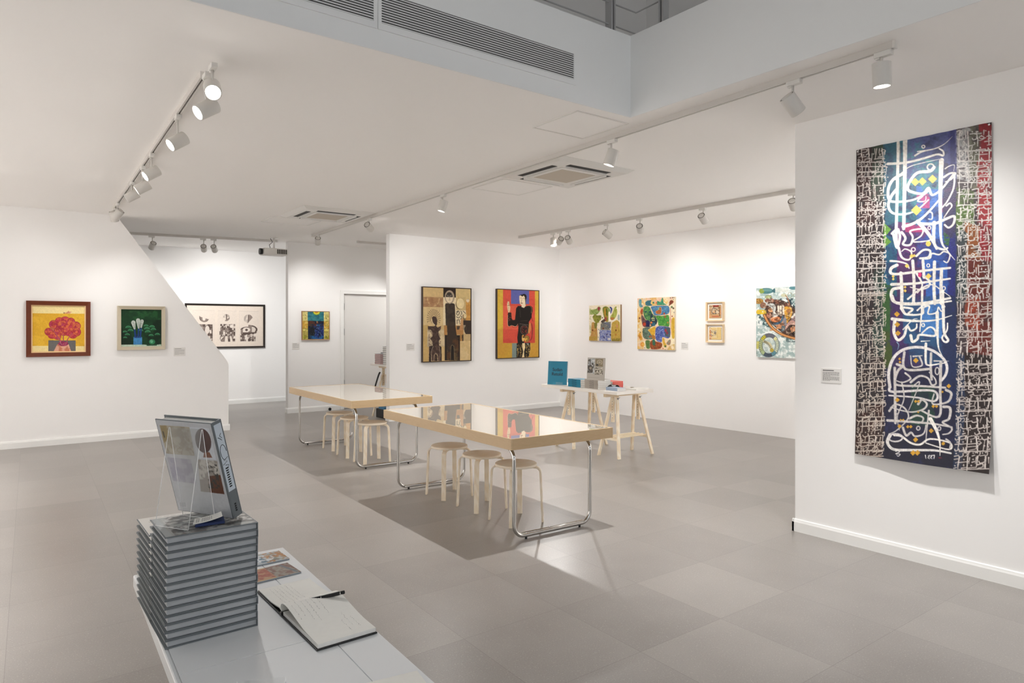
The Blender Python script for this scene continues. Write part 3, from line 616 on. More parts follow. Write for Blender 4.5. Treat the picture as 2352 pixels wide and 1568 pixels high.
    B([(170, 1080), (200, 990), (240, 1050), (270, 1150), (220, 1170)], 'e0a434', 'c07830', 20); p.ell(270, 1280, 55, 60, 'eab454'); p.ring(268, 1280, 30, 38, 14, 'd8783c', 60, 300); p.tint([(870, 1300), (1080, 1260), (1080, 1420), (870, 1410)], 'd8b060', .8, 16, 5)
    p.grain(.1, 4, 5); return p
def art_boat():
    p = Pic(210, 250, 'c6d2ce', qmap((103, 105), (1480, 10), (1480, 1560), (108, 1462), 1.12), 1377)
    full = [(90, 0), (1500, 0), (1500, 1600), (90, 1600)]
    p.tint(full, '9cb4b2', .8, 26, 1); p.tint(full, 'eef2ee', .9, 16, 2, .54); p.tint([(120, 600), (420, 640), (420, 950), (150, 800)], '2c4c50', .9, 12, 3, .56); p.tint([(540, 300), (930, 300), (930, 560), (560, 420)], '1c343c', .95, 14, 4, .52); p.tint([(560, 1050), (1400, 1150), (1400, 1220), (700, 1180)], '3c5458', .8, 12, 5, .54); p.tint([(950, 100), (1480, 50), (1480, 900), (950, 700)], '6c8c90', .8, 24, 9, .55)
    r = random.Random(5)
    for i in range(46):
        x, y = r.uniform(110, 1450), r.uniform(560, 1480); a = r.uniform(-.6, 1.0); L = r.uniform(40, 120)
        p.line([(x, y), (x + L * .5 * math.cos(a), y + L * .5 * math.sin(a) + r.uniform(-18, 18)), (x + L * math.cos(a), y + L * math.sin(a))], r.uniform(5, 11), 'eef2ee', 2, sm=True, al=.85)
    for i in range(22):
        x, y = r.uniform(600, 930), r.uniform(340, 560); p.ell(x, y, r.uniform(8, 18), r.uniform(5, 9), '16282e', rot=30)
    p.rect(470, 100, 740, 180, 'dfe2d8', .6)
    for i in range(8): p.line([(490 + i * 30, 115), (486 + i * 30, 175)], 5, 'c4c8bc')
    p.ell(300, 155, 135, 58, '4c7c80'); p.ell(210, 160, 50, 48, '8ca048'); p.poly([(410, 155), (460, 100), (470, 190)], '3c6870', sm=True); p.ell(320, 140, 90, 25, '74a09c', .7)
    p.ell(150, 360, 95, 55, '8c6428'); p.tint([(110, 310), (240, 310), (240, 410), (110, 410)], 'c09850', .8, 8, 3)
    p.ell(640, 240, 60, 36, 'c8c8a8'); p.ring(755, 235, 42, 52, 9, '84805c'); p.ring(850, 235, 26, 30, 9, '84805c'); p.ell(820, 90, 80, 36, '5c8c94'); p.ell(340, 275, 62, 36, 'a8b07c'); p.ring(340, 275, 62, 36, 7, '4c5438')
    # people and the boat
    p.poly([(250, 620), (360, 360), (560, 330), (760, 420), (960, 600), (1300, 700), (1480, 820), (1480, 1150), (930, 1110), (700, 1050), (500, 900), (340, 740)], '4c3830', sm=True)
    sk = ['b47850', 'c88c60', '9c6044', 'd8a078', '7c4c3c']
    for x, y, a, b, c in ((320, 345, 48, 42, '7c4c3c'), (405, 350, 44, 48, '94604c'), (510, 375, 52, 40, '8c5844'), (240, 440, 60, 60, '8c6450'), (335, 480, 40, 44, '54382c'), (390, 540, 60, 40, 'd8a070'), (700, 440, 52, 44, '6c4034'), (735, 560, 60, 52, 'a46c40'), (890, 555, 40, 48, 'cc8c64'), (480, 720, 100, 60, 'd07844'), (350, 640, 50, 60, 'a86c54'), (560, 850, 80, 60, 'c88860'), (620, 800, 50, 60, 'cc9068'), (800, 850, 60, 40, '3c2820'), (830, 920, 70, 60, 'cc8c64'), (1000, 700, 60, 60, 'b07c58'), (1100, 820, 70, 60, 'cc9064'), (1200, 760, 60, 50, '6c4838'), (1300, 860, 70, 60, 'b87c58')):
        p.ell(x, y, a, b, c); p.ring(x, y, a, b, 5, '4c3024', 30, 200)
    p.poly([(300, 430), (420, 400), (480, 470), (470, 560), (440, 600), (400, 500), (340, 450)], 'ccd0cc', sm=True); p.poly([(430, 560), (480, 590), (540, 640), (440, 680), (420, 640)], 'eceae2', sm=True)
    for x in (530, 575, 625): p.line([(x, 460), (x + 6, 610)], 38, 'efe3d0'); p.line([(x + 22, 450), (x + 26, 615)], 5, '8c6c50')
    p.poly([(650, 480), (760, 470), (800, 540), (790, 640), (740, 740), (690, 800), (660, 660)], 'd8a03c', sm=True); p.ell(735, 555, 48, 50, 'a87040'); p.line([(730, 460), (745, 400), (700, 280), (670, 240)], 26, 'a06848', 14, sm=True)
    p.poly([(430, 800), (560, 760), (610, 650), (630, 670), (600, 780), (500, 830)], '44647c', sm=True); p.poly([(590, 960), (600, 850), (660, 870), (650, 940)], '4c6470', sm=True); p.poly([(620, 720), (680, 690), (690, 860), (640, 820)], '84848c', sm=True); p.poly([(690, 830), (780, 740), (880, 760), (900, 840), (760, 830), (700, 900), (650, 960)], 'c09488', sm=True); p.poly([(800, 700), (930, 630), (990, 700), (930, 770), (820, 750)], '8c7480', sm=True); p.poly([(770, 690), (850, 590), (870, 640), (800, 700)], 'e8e6e0')
    p.line([(380, 930), (480, 920), (540, 880)], 34, 'd09868', sm=True); p.line([(900, 900), (840, 1010), (780, 950)], 26, 'd09868', sm=True); p.ell(880, 1010, 90, 50, '201814'); p.ell(160, 575, 60, 42, 'd8b838'); p.tint([(120, 530), (300, 530), (300, 620), (120, 620)], 'e0bc30', .95, 10, 8, .45); p.line([(660, 1090), (720, 1030), (770, 980)], 5, 'c8b890')
    for w, c in ((62, '6c3c20'), (48, 'b4743c'), (20, 'd8a068')): p.line([(262, 640), (340, 790), (460, 930), (620, 1030), (820, 1100), (1100, 1170), (1480, 1230)], w, c, sm=True)
    hull = [(230, 420), (300, 300), (420, 290), (560, 330), (760, 420), (960, 600), (1480, 820), (1480, 1120), (930, 1080), (640, 980), (450, 840), (300, 640)]
    p.tint(hull, '2c1c14', .5, 12, 31, .6, 6, sm=True); p.tint(hull, 'f4e2c8', .5, 10, 32, .64, 6, sm=True)
    for w, c in ((62, '6c3c20'), (48, 'b4743c'), (20, 'd8a068')): p.line([(262, 640), (340, 790), (460, 930), (620, 1030), (820, 1100), (1100, 1170), (1480, 1230)], w, c, sm=True)
    for i in range(60):
        x, y = r.uniform(110, 1450), r.uniform(230, 1480)
        if 230 < x < 1000 and 300 < y < 1100: continue
        a = r.uniform(-.4, 1.0); L = r.uniform(30, 90); p.line([(x, y), (x + L * .5 * math.cos(a), y + L * .5 * math.sin(a) + r.uniform(-18, 18)), (x + L * math.cos(a), y + L * math.sin(a))], r.uniform(4, 8), r.choice(['f4f6f2', 'f4f6f2', '5c7c80', '7c9894']), 2, sm=True, al=.8)
    # ring buoy
    p.ell(350, 1235, 195, 235, 'b8c0a8'); p.ell(350, 1235, 128, 165, 'b4c4c0'); p.tint([(240, 1090), (460, 1090), (460, 1390), (240, 1390)], 'e0e6e0', .8, 16, 3)
    def arc(a0, a1, c): 
        q = [(350 + 195 * math.cos(math.radians(a)), 1235 + 235 * math.sin(math.radians(a))) for a in range(a0, a1 + 1, 5)] + [(350 + 128 * math.cos(math.radians(a)), 1235 + 165 * math.sin(math.radians(a))) for a in range(a1, a0 - 1, -5)]; p.poly(q, c)
    arc(245, 310, '686870'); arc(215, 245, 'd0c438'); arc(310, 330, 'd8d49c'); arc(40, 70, '5c8c98'); arc(70, 125, '4c5864'); arc(125, 150, 'a8b888'); arc(150, 215, 'aab484'); arc(330, 400, 'c0c8b0')
    for a in range(150, 245, 10): p.line([(350 + 135 * math.cos(math.radians(a)), 1235 + 170 * math.sin(math.radians(a))), (350 + 190 * math.cos(math.radians(a)), 1235 + 230 * math.sin(math.radians(a)))], 7, '4c4c38')
    for a in range(330, 410, 10): p.line([(350 + 140 * math.cos(math.radians(a)), 1235 + 175 * math.sin(math.radians(a))), (350 + 185 * math.cos(math.radians(a)), 1235 + 225 * math.sin(math.radians(a)))], 6, '6c7468')
    p.ring(350, 1235, 197, 237, 9, '44505c'); p.ring(350, 1235, 128, 165, 8, '44505c')
    p.line([(260, 1160), (360, 1210), (400, 1300)], 60, 'ccc49c', sm=True); 
    for i in range(9): 
        t = i / 8; x = 258 + 130 * t; y = 1150 + 40 * t + 90 * t * t; p.line([(x - 10, y + 24), (x + 14, y - 10 + 24 * t)], 11, '2c2c24')
    p.ell(405, 1335, 38, 38, 'b8a444'); p.tint([(105, 1150), (165, 1150), (150, 1300), (105, 1300)], 'c8c05c', .9, 14, 2, .4); p.line([(110, 1120), (112, 1290), (122, 1440)], 5, '5c6450'); p.poly([(890, 1290), (930, 1290), (930, 1400), (900, 1390)], 'c0b040')
    for i in range(5): p.ell(1150 + 60 * i, 1350 + 20 * (i % 2), 26, 18, '7c9c9c', .7)
    p.grain(.08, 5, 5); return p
def art_sketch(k):
    if k == 0:
        p = Pic(46, 50, 'c8a072', qmap((225, 235), (650, 235), (650, 612), (225, 612)), 430)
        p.tint([(225, 380), (650, 380), (650, 615), (225, 615)], 'e0a070', .7, 30, 2); p.rect(225, 215, 400, 420, 'c0a88c', .5)
        p.rect(360, 238, 565, 288, '9c3c2c'); p.tint([(360, 238), (565, 238), (565, 288), (360, 288)], '6c2018', .9, 6, 2); p.line([(590, 300), (592, 560)], 22, '3c2018'); p.tint([(575, 300), (610, 300), (610, 560), (575, 560)], 'a07050', .9, 5, 3)
        for i in range(9): p.rect(320 + i * 28, 545, 338 + i * 28, 582, 'b85038')
        p.line([(300, 520), (295, 420), (340, 330), (420, 290), (540, 300), (570, 340)], 9, '5c3828', sm=True); p.tint([(310, 300), (570, 300), (570, 500), (310, 500)], '4c4c4c', .9, 8, 5, .55); p.tint([(310, 300), (570, 300), (570, 510), (310, 510)], 'e0c8a8', .9, 8, 6, .56); p.ell(520, 440, 50, 40, 'e0d0b4', .8)
        for x, y in ((245, 265), (300, 278), (255, 375), (600, 250)): p.ell(x, y, 20, 14, '6c5c54')
    else:
        p = Pic(46, 50, 'e4c888', qmap((235, 925), (650, 925), (650, 1285), (250, 1285)), 430)
        for y in (1030, 1080, 1130, 1180, 1230): p.line([(520, y), (645, y)], 5, 'd4b470')
        p.line([(255, 1000), (500, 985), (515, 1240), (270, 1255)], 6, 'b0885c', closed=True); p.tint([(255, 960), (330, 960), (330, 1270), (255, 1270)], 'b85c40', .9, 10, 3, .52); p.tint([(290, 1020), (480, 1020), (480, 1180), (290, 1180)], '5c5c70', .9, 9, 4, .52); p.tint([(250, 920), (500, 920), (500, 1270), (250, 1270)], 'e8d8b4', .7, 9, 5, .56); p.ring(440, 1090, 26, 40, 12, '8c7450', 0, 300); p.ell(262, 940, 26, 10, '8c7c78')
    p.grain(.06, 5, 2); return p

def art_banner():
    W = 300; p = Pic(W, 790, '1c1c24', qmap((97, 272), (1213, 40), (1213, 2958), (97, 2802), 1.156), 1116)
    # drawing units: the close view of the cloth, lower half shifted by 1495
    p.m = qmap((97, 272), (1213, 40), (1213, 2990), (97, 2807), 1.156); D = 1495
    def col(x0, x1, y0, y1, c, al=1.0, cell=60, sd=1, t=.5):
        q = [(x0, y0), (x1, y0), (x1, y1), (x0, y1)]
        p.poly(q, c, al * .22); p.tint([(x0 - 12, y0 - 30), (x1 + 12, y0 + 20), (x1 + 10, y1 + 30), (x0 - 10, y1 - 10)], c, al, cell * .7, sd, t, 5); p.tint(q, c, al * .6, 14, sd + 50, .5, 5)
    full = [(90, 0), (1220, 0), (1220, 3000), (90, 3000)]
    col(90, 345, 0, 3000, '2a1c1c'); col(90, 250, 0, 900, '3a201e', 1, 40, 2); col(230, 345, 200, 700, '2c4030', .9, 50, 3); col(240, 345, 1250, 2000, '243c34', .8, 60, 4); col(90, 345, 2400, 3000, '3a1a10', .8, 60, 5)
    p.poly([(335, 180), (930, 80), (930, 3000), (335, 3000)], '1e2450')
    col(335, 440, 200, 900, '24586c', 1, 40, 6, .35); col(440, 640, 150, 900, '2c7c84', .9, 60, 7, .45); col(500, 860, 100, 520, '4c5488', .9, 60, 8, .4); col(560, 800, 350, 640, '3c8890', .8, 50, 9, .5); col(600, 820, 600, 1000, '3c6cb8', .9, 60, 10, .4); col(440, 700, 900, 1300, '5c2c64', .9, 60, 11, .45); col(600, 900, 1000, 1300, '2c50a0', .8, 60, 12, .5); col(650, 860, 1200, 1700, '2c5cac', .9, 60, 13, .4); col(440, 660, 1250, 1700, '4c2858', .9, 60, 14, .4)
    p.tint([(590, 640), (700, 640), (700, 760), (590, 760)], 'b03874', .9, 24, 2, .4); p.tint([(490, 880), (660, 880), (640, 960), (500, 960)], 'a03068', .95, 24, 3, .35); p.tint([(800, 620), (930, 560), (930, 740), (800, 800)], '7c3874', .9, 30, 4, .4)
    col(335, 420, 1000, 1560, '1c5470', 1, 40, 15, .4); col(860, 930, 900, 1700, '1c2470', 1, 60, 16, .3); col(820, 930, 400, 1000, '342c50', .8, 60, 17, .4)
    p.poly([(325, 880), (385, 935), (340, 990), (385, 1040), (325, 1090)], '5c8c30'); p.tint([(820, 960), (870, 1000), (860, 1080), (820, 1060)], '2c5c2c', .9, 20, 3, .3)
    col(325, 395, 1400, 1850, '2c5424', 1, 50, 18, .35); col(330, 380, D + 300, D + 600, '3a4a18', 1, 40, 19, .4); col(385, 500, D, D + 420, '3c2058', 1, 60, 20, .35); col(490, 780, D, D + 400, '1c4c74', .9, 60, 21, .4); col(640, 800, D + 60, D + 330, '3c74b4', .9, 40, 22, .45); col(400, 620, D + 420, D + 800, '30204c', .9, 60, 23, .45); col(540, 800, D + 380, D + 560, '1c4468', .8, 60, 24, .45); col(335, 930, D + 600, D + 1330, '101230', .9, 80, 25, .35); col(560, 740, D + 760, D + 1080, '12382c', .9, 60, 26, .45); col(820, 930, D, D + 900, '14244c', 1, 80, 27, .35); col(335, 930, D + 1220, D + 1500, '141428', 1, 50, 28, .3)
    # right border cloth
    p.poly([(925, 60), (1220, 20), (1220, 3000), (925, 3000)], '3c3034'); col(925, 1040, 80, 520, 'a8a8a8', .9, 24, 30, .45); col(1040, 1160, 60, 600, '6c6c58', .8, 50, 31, .4); col(930, 1060, 600, 1000, '4c6828', .9, 50, 32, .42); col(1000, 1110, 900, 1500, '8c4c1c', .9, 50, 33, .4); col(1120, 1220, 60, 1200, '8c2028', .95, 60, 34, .38); col(1100, 1220, 350, 900, 'a83034', .7, 40, 35, .5); col(925, 1000, 950, 1560, '303c40', .9, 50, 36, .4); col(1020, 1220, 1200, D + 500, '5c1c14', .95, 60, 37, .35); col(1000, 1100, D, D + 260, '94381c', .7, 50, 38, .45); col(925, 1010, D + 500, D + 1500, '1c2c48', .8, 60, 39, .45); col(1000, 1220, D + 500, D + 1500, '201414', 1, 60, 40, .3)
    p.rect(855, 100, 925, 520, '3c3c80', .6)
    C = 'e8e2da'; c2 = 'c2bcb8'
    # dense small script of the two borders
    r = random.Random(21)
    def script(x0, x1, y0, y1, cx, cell):
        y = y0
        while y < y1:
            x = x0 + 4; hgt = cell * r.uniform(.85, 1.2)
            while x < x1 - 6:
                w = r.choice([.5, .8, 1.1, 1.5, 2.2]) * cell * .7; k = r.random(); xe = min(x + w, x1); lw = r.uniform(6.5, 9.5)
                if k < .30: p.line([(x + w * .3, y), (x + w * .2 + r.uniform(-5, 8), y + hgt * .95)], lw, cx, lw * .6)
                elif k < .48:
                    p.line([(x, y + hgt * .6), (x + w * .25, y + hgt * .9), (xe, y + hgt * .7), (xe, y + hgt * .35)], lw, cx, sm=True)
                elif k < .64:
                    p.ring((x + xe) / 2, y + hgt * .45, max(7, w * .28), hgt * .24, lw * .8, cx); p.line([(xe - 3, y + hgt * .5), (x + w * .4, y + hgt), (x, y + hgt * .95)], lw, cx, 4, sm=True)
                elif k < .82:
                    p.line([(x, y + hgt * .25), (xe, y + r.uniform(0, .2) * hgt), (xe, y + hgt * .6), (x + w * .3, y + hgt * .8)], lw, cx, lw * .7, sm=True)
                else:
                    p.dia((x + xe) / 2, y + hgt * .3, 8, cx); p.line([(x, y + hgt * .75), (xe + 6, y + hgt * .62)], lw, cx)
                if r.random() < .22: p.dia(x + w * .5, y + hgt * .1, 6.5, cx)
                x += w + r.uniform(3, 9)
            if r.random() < .33: p.line([(x0 + r.uniform(0, 50), y + hgt), (x1, y + hgt * r.uniform(.85, 1.05))], 9, cx)
            y += hgt * .98
    for xx in (150, 205, 262, 318): 
        for yy in range(260, 2750, 150): p.line([(xx + r.uniform(-12, 12), yy), (xx + r.uniform(-8, 8), yy + r.uniform(70, 140))], 9, 'd0c6be', 6)
    for xx in (950, 1020, 1100, 1180):
        for yy in range(120, 2850, 160): p.line([(xx + r.uniform(-14, 14), yy), (xx + r.uniform(-10, 10), yy + r.uniform(70, 150))], 10, 'd4ccc6', 6)
    script(104, 340, 262, 1450, 'd0c8c2', 40); script(104, 336, 1450, 2790, 'c4b8ac', 40)
    script(925, 1210, 110, 1500, 'd4d0cc', 45); script(918, 1208, 1500, 2920, 'beb4ae', 46)
    # the great letters
    def L(q, w, w1=None, c=C, dy=0): p.line([(a, b + dy) for a, b in q], w, c, w1, sm=len(q) > 2)
    L([(445, 205), (432, 700), (425, 1000), (440, 1090)], 26); L([(500, 190), (494, 560), (486, 930)], 36, 28); L([(458, 215), (470, 600)], 4, None, '8c8478')
    L([(580, 318), (640, 285), (740, 262), (820, 225), (890, 160)], 18, 2); L([(600, 285), (780, 255)], 10, 3)
    L([(358, 388), (500, 378), (640, 345), (760, 310), (812, 320), (812, 285), (780, 262)], 24, 12); L([(420, 520), (520, 420), (640, 380), (780, 350)], 10, 5)
    L([(798, 360), (790, 600), (790, 860), (800, 1040), (850, 1120), (912, 1198)], 40, 3)
    p.ring(708, 415, 28, 26, 12, C); L([(735, 420), (700, 450), (600, 462), (540, 530), (518, 590), (545, 620), (640, 638), (690, 590), (722, 650), (800, 600), (880, 500), (905, 480), (900, 590), (850, 700), (800, 760)], 30, 12)
    L([(480, 470), (400, 520), (362, 600), (370, 690), (440, 705), (560, 690), (660, 640), (700, 600)], 30, 14); L([(430, 600), (385, 660), (362, 740), (400, 800), (500, 808), (600, 770), (690, 690)], 30, 12)
    L([(482, 912), (560, 890), (640, 840), (720, 760), (780, 690)], 30, 14); L([(640, 660), (600, 700), (660, 700), (670, 660)], 14, 6, C); L([(820, 500), (870, 470), (915, 470), (880, 520), (830, 540)], 20, 8); L([(830, 430), (860, 410), (905, 400), (900, 450)], 12, 3)
    L([(690, 790), (720, 800), (720, 850), (690, 850)], 14, 8); L([(840, 740), (870, 720), (885, 745), (860, 780), (820, 840)], 16, 8)
    L([(600, 870), (680, 960), (730, 1040), (760, 1100)], 34, 20); L([(620, 890), (740, 890), (840, 850), (905, 830), (900, 890), (860, 925), (826, 900)], 28, 14); L([(738, 880), (735, 1000), (750, 1080), (820, 1108), (850, 1095)], 30, 14)
    L([(440, 935), (455, 1000), (430, 1088), (400, 970)], 22); L([(390, 970), (420, 940)], 22); L([(470, 960), (500, 1010), (480, 1060), (540, 1065), (560, 1000), (540, 950), (640, 935), (630, 990), (560, 1040), (700, 1030), (700, 990)], 22, 10); p.ring(698, 925, 12, 14, 8, C)
    L([(445, 1090), (470, 1170), (530, 1190), (550, 1130), (500, 1100), (470, 1120)], 22, 8); p.ring(565, 1105, 16, 16, 9, C)
    L([(590, 1160), (650, 1110), (705, 1118), (690, 1170), (620, 1180), (700, 1180), (720, 1140), (780, 1150), (820, 1125), (870, 1150), (850, 1215), (820, 1205)], 20, 10)
    L([(378, 1200), (440, 1205), (510, 1225), (530, 1262)], 20, 10); L([(560, 1200), (572, 1400), (566, 1560)], 26); L([(645, 1200), (655, 1340)], 24); L([(742, 1210), (738, 1420), (745, 1560)], 26); L([(430, 1235), (385, 1260), (380, 1300), (440, 1310), (640, 1285), (870, 1262)], 30, 20); p.ring(690, 1240, 12, 14, 8, C)
    L([(388, 1396), (600, 1388), (870, 1352)], 28, 16); L([(462, 1300), (470, 1440), (468, 1600)], 28); L([(800, 1285), (796, 1440), (800, 1560)], 26); L([(450, 1425), (395, 1440), (385, 1500), (430, 1550), (640, 1555), (870, 1515)], 30, 20); L([(650, 1330), (700, 1370), (690, 1420), (620, 1440), (540, 1420)], 22, 8); L([(520, 1520), (620, 1440), (720, 1400), (800, 1450), (870, 1500)], 18, 5); L([(590, 1300), (640, 1400), (600, 1470)], 20, 8); p.ring(820, 1432, 12, 16, 8, C)
    L([(468, 100), (500, 150), (560, 155)], 30, 14, C, D); L([(640, -60), (636, 120), (620, 300)], 22, 8, C, D); L([(390, 0), (430, 58), (600, 70), (760, 60), (880, 45)], 28, 14, C, D); L([(810, -40), (812, 100)], 24, None, C, D)
    L([(490, 95), (560, 110), (520, 155), (640, 150), (650, 100), (700, 85), (690, 150), (760, 140), (775, 95), (800, 130), (830, 90)], 20, 8, C, D); L([(600, 120), (650, 80), (700, 90)], 16, 6, C, D)
    L([(392, 190), (560, 208), (740, 205), (885, 165)], 30, 6, C, D); L([(765, 140), (768, 330), (778, 440), (812, 512)], 28, 3, C, D); L([(815, 80), (822, 300), (855, 370), (830, 388), (806, 350), (845, 290), (850, 230)], 24, 10, C, D)
    L([(412, 210), (405, 300), (438, 368), (490, 330), (515, 250), (545, 290), (590, 270), (595, 235)], 30, 12, C, D); L([(545, 330), (560, 382), (600, 360), (620, 325), (742, 335), (745, 285), (700, 262), (640, 310)], 26, 12, C, D); p.ring(648, 244, 12, 12, 9, C); L([(480, 280), (560, 200), (600, 190)], 10, 4, C, D); p.ring(648, D + 244, 12, 14, 9, C)
    L([(632, 380), (705, 376)], 10, 5, C, D); L([(670, 395), (660, 425)], 12, 5, C, D); L([(430, 385), (445, 410), (435, 450)], 10, 2, '8cb0c8', D)
    L([(372, 760), (362, 640), (400, 520), (480, 450), (600, 428), (720, 455), (810, 520), (845, 590), (835, 660), (800, 710)], 28, 20, 'd8d2d0', D)
    L([(492, 470), (498, 610), (700, 612)], 22, None, c2, D); L([(715, 480), (712, 600), (720, 700)], 20, None, c2, D); L([(565, 505), (640, 500)], 14, 8, c2, D); L([(620, 510), (640, 580), (560, 590), (545, 500)], 16, 8, c2, D); L([(672, 400), (670, 540), (690, 580), (780, 570), (840, 560)], 22, 8, C, D); L([(740, 545), (860, 548)], 14, 4, c2, D)
    L([(430, 570), (472, 590), (440, 622), (415, 700), (440, 745), (640, 755), (830, 770)], 24, 18, c2, D); L([(500, 645), (545, 690), (480, 722), (420, 705)], 18, 10, c2, D); L([(545, 722), (620, 670), (690, 690), (720, 745), (755, 735), (745, 690), (700, 640)], 20, 10, c2, D); p.ring(765, D + 630, 16, 30, 10, c2)
    L([(368, 770), (400, 800), (700, 790), (768, 830), (740, 882), (600, 850), (365, 830)], 24, 14, 'd0cac8', D); L([(412, 600), (416, 840), (425, 1060)], 24, None, c2, D); L([(470, 720), (490, 860), (440, 1000), (460, 1120)], 14, 6, c2, D); L([(560, 760), (620, 720), (570, 860), (530, 960)], 12, 5, c2, D)
    L([(795, 560), (790, 800), (785, 1010), (640, 960)], 24, 16, c2, D); L([(840, 790), (880, 820), (850, 890), (730, 905), (740, 820)], 24, 10, c2, D); L([(610, 905), (640, 868), (682, 905), (650, 950), (540, 970), (380, 930)], 22, 10, c2, D); L([(370, 960), (420, 905), (500, 940), (530, 1020), (440, 1120), (375, 1150)], 20, 8, c2, D); p.ring(435, D + 965, 16, 20, 10, c2)
    L([(820, 930), (872, 942), (865, 1030), (815, 1060), (890, 1108), (870, 1150), (820, 1160)], 24, 10, c2, D); L([(358, 1038), (560, 1052), (740, 1070), (890, 1100)], 24, 14, c2, D); L([(540, 1025), (600, 1000), (655, 1020), (640, 1060), (590, 1060)], 20, 10, c2, D); p.ring(618, D + 1105, 14, 16, 10, c2); L([(490, 1100), (520, 1165), (560, 1140), (590, 1170), (640, 1165), (670, 1140), (680, 1080)], 22, 10, c2, D)
    L([(715, 1030), (770, 1130), (800, 1230), (806, 1335)], 34, 3, C, D); L([(700, 960), (690, 1100), (685, 1230)], 16, 6, c2, D); L([(420, 1160), (480, 1170), (560, 1225), (640, 1240), (720, 1195), (880, 1230), (875, 1285), (690, 1230)], 22, 10, C, D); L([(385, 1160), (365, 1220), (420, 1278), (560, 1285), (760, 1290), (892, 1316)], 32, 16, 'd8d4d0', D); p.ring(432, D + 1182, 58, 32, 14, 'd4cecc'); p.ring(790, D + 1110, 12, 16, 9, c2); L([(850, 1200), (885, 1230), (880, 1280)], 16, 8, c2, D)
    # signature and year
    L([(440, 1295), (458, 1285), (470, 1300), (440, 1315), (478, 1318), (462, 1335), (450, 1325)], 7, 5, 'f0ece8', D)
    L([(688, 1328), (694, 1356)], 7, 5, 'f0ece8', D)
    for x in (712, 732): L([(x + 12, 1330), (x, 1336), (x + 8, 1342), (x - 2, 1350), (x + 12, 1358)], 6, 5, 'f0ece8', D)
    L([(750, 1332), (762, 1330), (758, 1358)], 7, 5, 'f0ece8', D); L([(800, 1352), (822, 1352)], 7, 3, 'a02038', D)
    Y = 'e8c860'; Y2 = 'c8962c'
    for x, y, s_ in ((580, 540, 35), (640, 535, 35), (724, 516, 38), (590, 776, 44), (552, 1160, 19), (572, 1156, 14), (512, 1242, 19), (692, 1330, 26), (400, 1330, 13), (400, 1352, 12), (497, 1420, 13), (497, 1450, 14)): p.dia(x, y, s_, Y)
    p.ell(690, 1058, 22, 22, Y); p.ell(620, 1318, 15, 20, 'd03070')
    for x, y, s_ in ((430, 150, 24), (433, 237, 24), (438, 310, 24), (588, 540, 24), (452, 525, 12), (455, 552, 12), (860, 757, 20), (435, 868, 20), (588, 882, 14), (612, 882, 14), (735, 925, 15), (762, 925, 14), (468, 1035, 10), (490, 1035, 10), (460, 1087, 18), (530, 1092, 15), (555, 1092, 15), (725, 1128, 21), (600, 1200, 22), (585, 1308, 24), (622, 1308, 24)): p.dia(x, D + y, s_, Y2)
    p.ell(808, D + 805, 9, 9, Y2); p.ell(827, D + 1235, 14, 14, Y2); p.ell(612, D + 972, 8, 8, Y2)
    p.grain(.16, 7, 4); return p

def art_backcover():
    # display book, the side with four pictures
    p = Pic(150, 210, 'bcbec2', hmap((255, 135), (885, 160), (1150, 1250), (510, 1165)), 630)
    p.rect(230, 100, 1200, 200, '8c9298', .0)
    p.poly([(300, 195), (640, 205), (700, 530), (375, 515)], 'aca28e', 1); p.tint([(300, 195), (640, 205), (700, 530), (375, 515)], '8c8068', .8, 20, 2); p.poly([(305, 198), (380, 200), (400, 330), (350, 400)], '8c7848', .8); p.line([(340, 270), (355, 330)], 12, '3c3428'); p.ring(530, 470, 30, 24, 5, '8c7c5c')
    p.poly([(640, 205), (865, 210), (950, 570), (730, 555)], 'ccd0d6'); p.ell(800, 355, 90, 140, '4c302c', rot=-12); p.tint([(720, 220), (900, 220), (900, 490), (720, 480)], '5c3c38', .0, 20, 2); p.poly([(810, 490), (870, 480), (905, 545), (800, 545)], '7c4c38')
    p.poly([(385, 555), (655, 575), (720, 855), (450, 825)], '9c98a8'); p.tint([(385, 555), (655, 575), (720, 855), (450, 825)], 'b4b0bc', .7, 20, 3)
    p.poly([(735, 570), (960, 580), (1050, 965), (770, 940)], '948c84'); p.tint([(735, 570), (960, 580), (1010, 780), (760, 800)], 'c8c4bc', .8, 14, 4); p.poly([(860, 760), (1000, 740), (1050, 965), (880, 950)], '5c3420'); p.tint([(850, 620), (960, 620), (1000, 900), (860, 900)], '2c2c28', .9, 12, 6, .55)
    p.poly([(510, 1065), (605, 1075), (615, 1140), (520, 1130)], 'c8c8cc'); 
    for i in range(8): p.line([(525 + i * 9, 1075), (532 + i * 9, 1125)], 3, '6c6c74')
    p.grain(.04, 10, 3); return p
def art_stack_top():
    p = Pic(150, 140, '8c9092', None, 1.0)
    p.poly([(0, 0), (1, 0), (1, 1), (0, 1)], '989a98'); p.tint([(0.1, 0), (1, 0), (1, 1), (.1, 1)], '54504c', .9, 30, 2, .5); p.tint([(0.1, 0), (1, 0), (1, .8), (.1, .8)], 'c8c4c0', .9, 20, 3, .56); p.tint([(.1, .3), (.9, .3), (.9, .9), (.1, .9)], '2c2c30', .8, 12, 4, .6)
    p.line([(.2, .9), (.35, .8), (.6, .85), (.8, .78)], .02, '34302c', sm=True); p.line([(.8, 0.1), (.9, .4), (.85, .7)], .02, 'dcdcdc', sm=True); p.rect(0, 0, .07, 1, '9ca2a4')
    return p
def art_stack_top2():
    p = Pic(120, 140, 'd8d4ce', None, 1.0)
    p.tint([(0.1, .2), (1, .2), (1, 1), (.1, 1)], 'b4aaa0', .8, 20, 3, .55); p.tint([(.15, .55), (.9, .55), (.9, .9), (.15, .9)], '6c6258', .8, 10, 5, .56)
    for i in range(8): p.line([(.15 + i * .09, .08), (.2 + i * .09, .08)], .02, '9c948c')
    return p
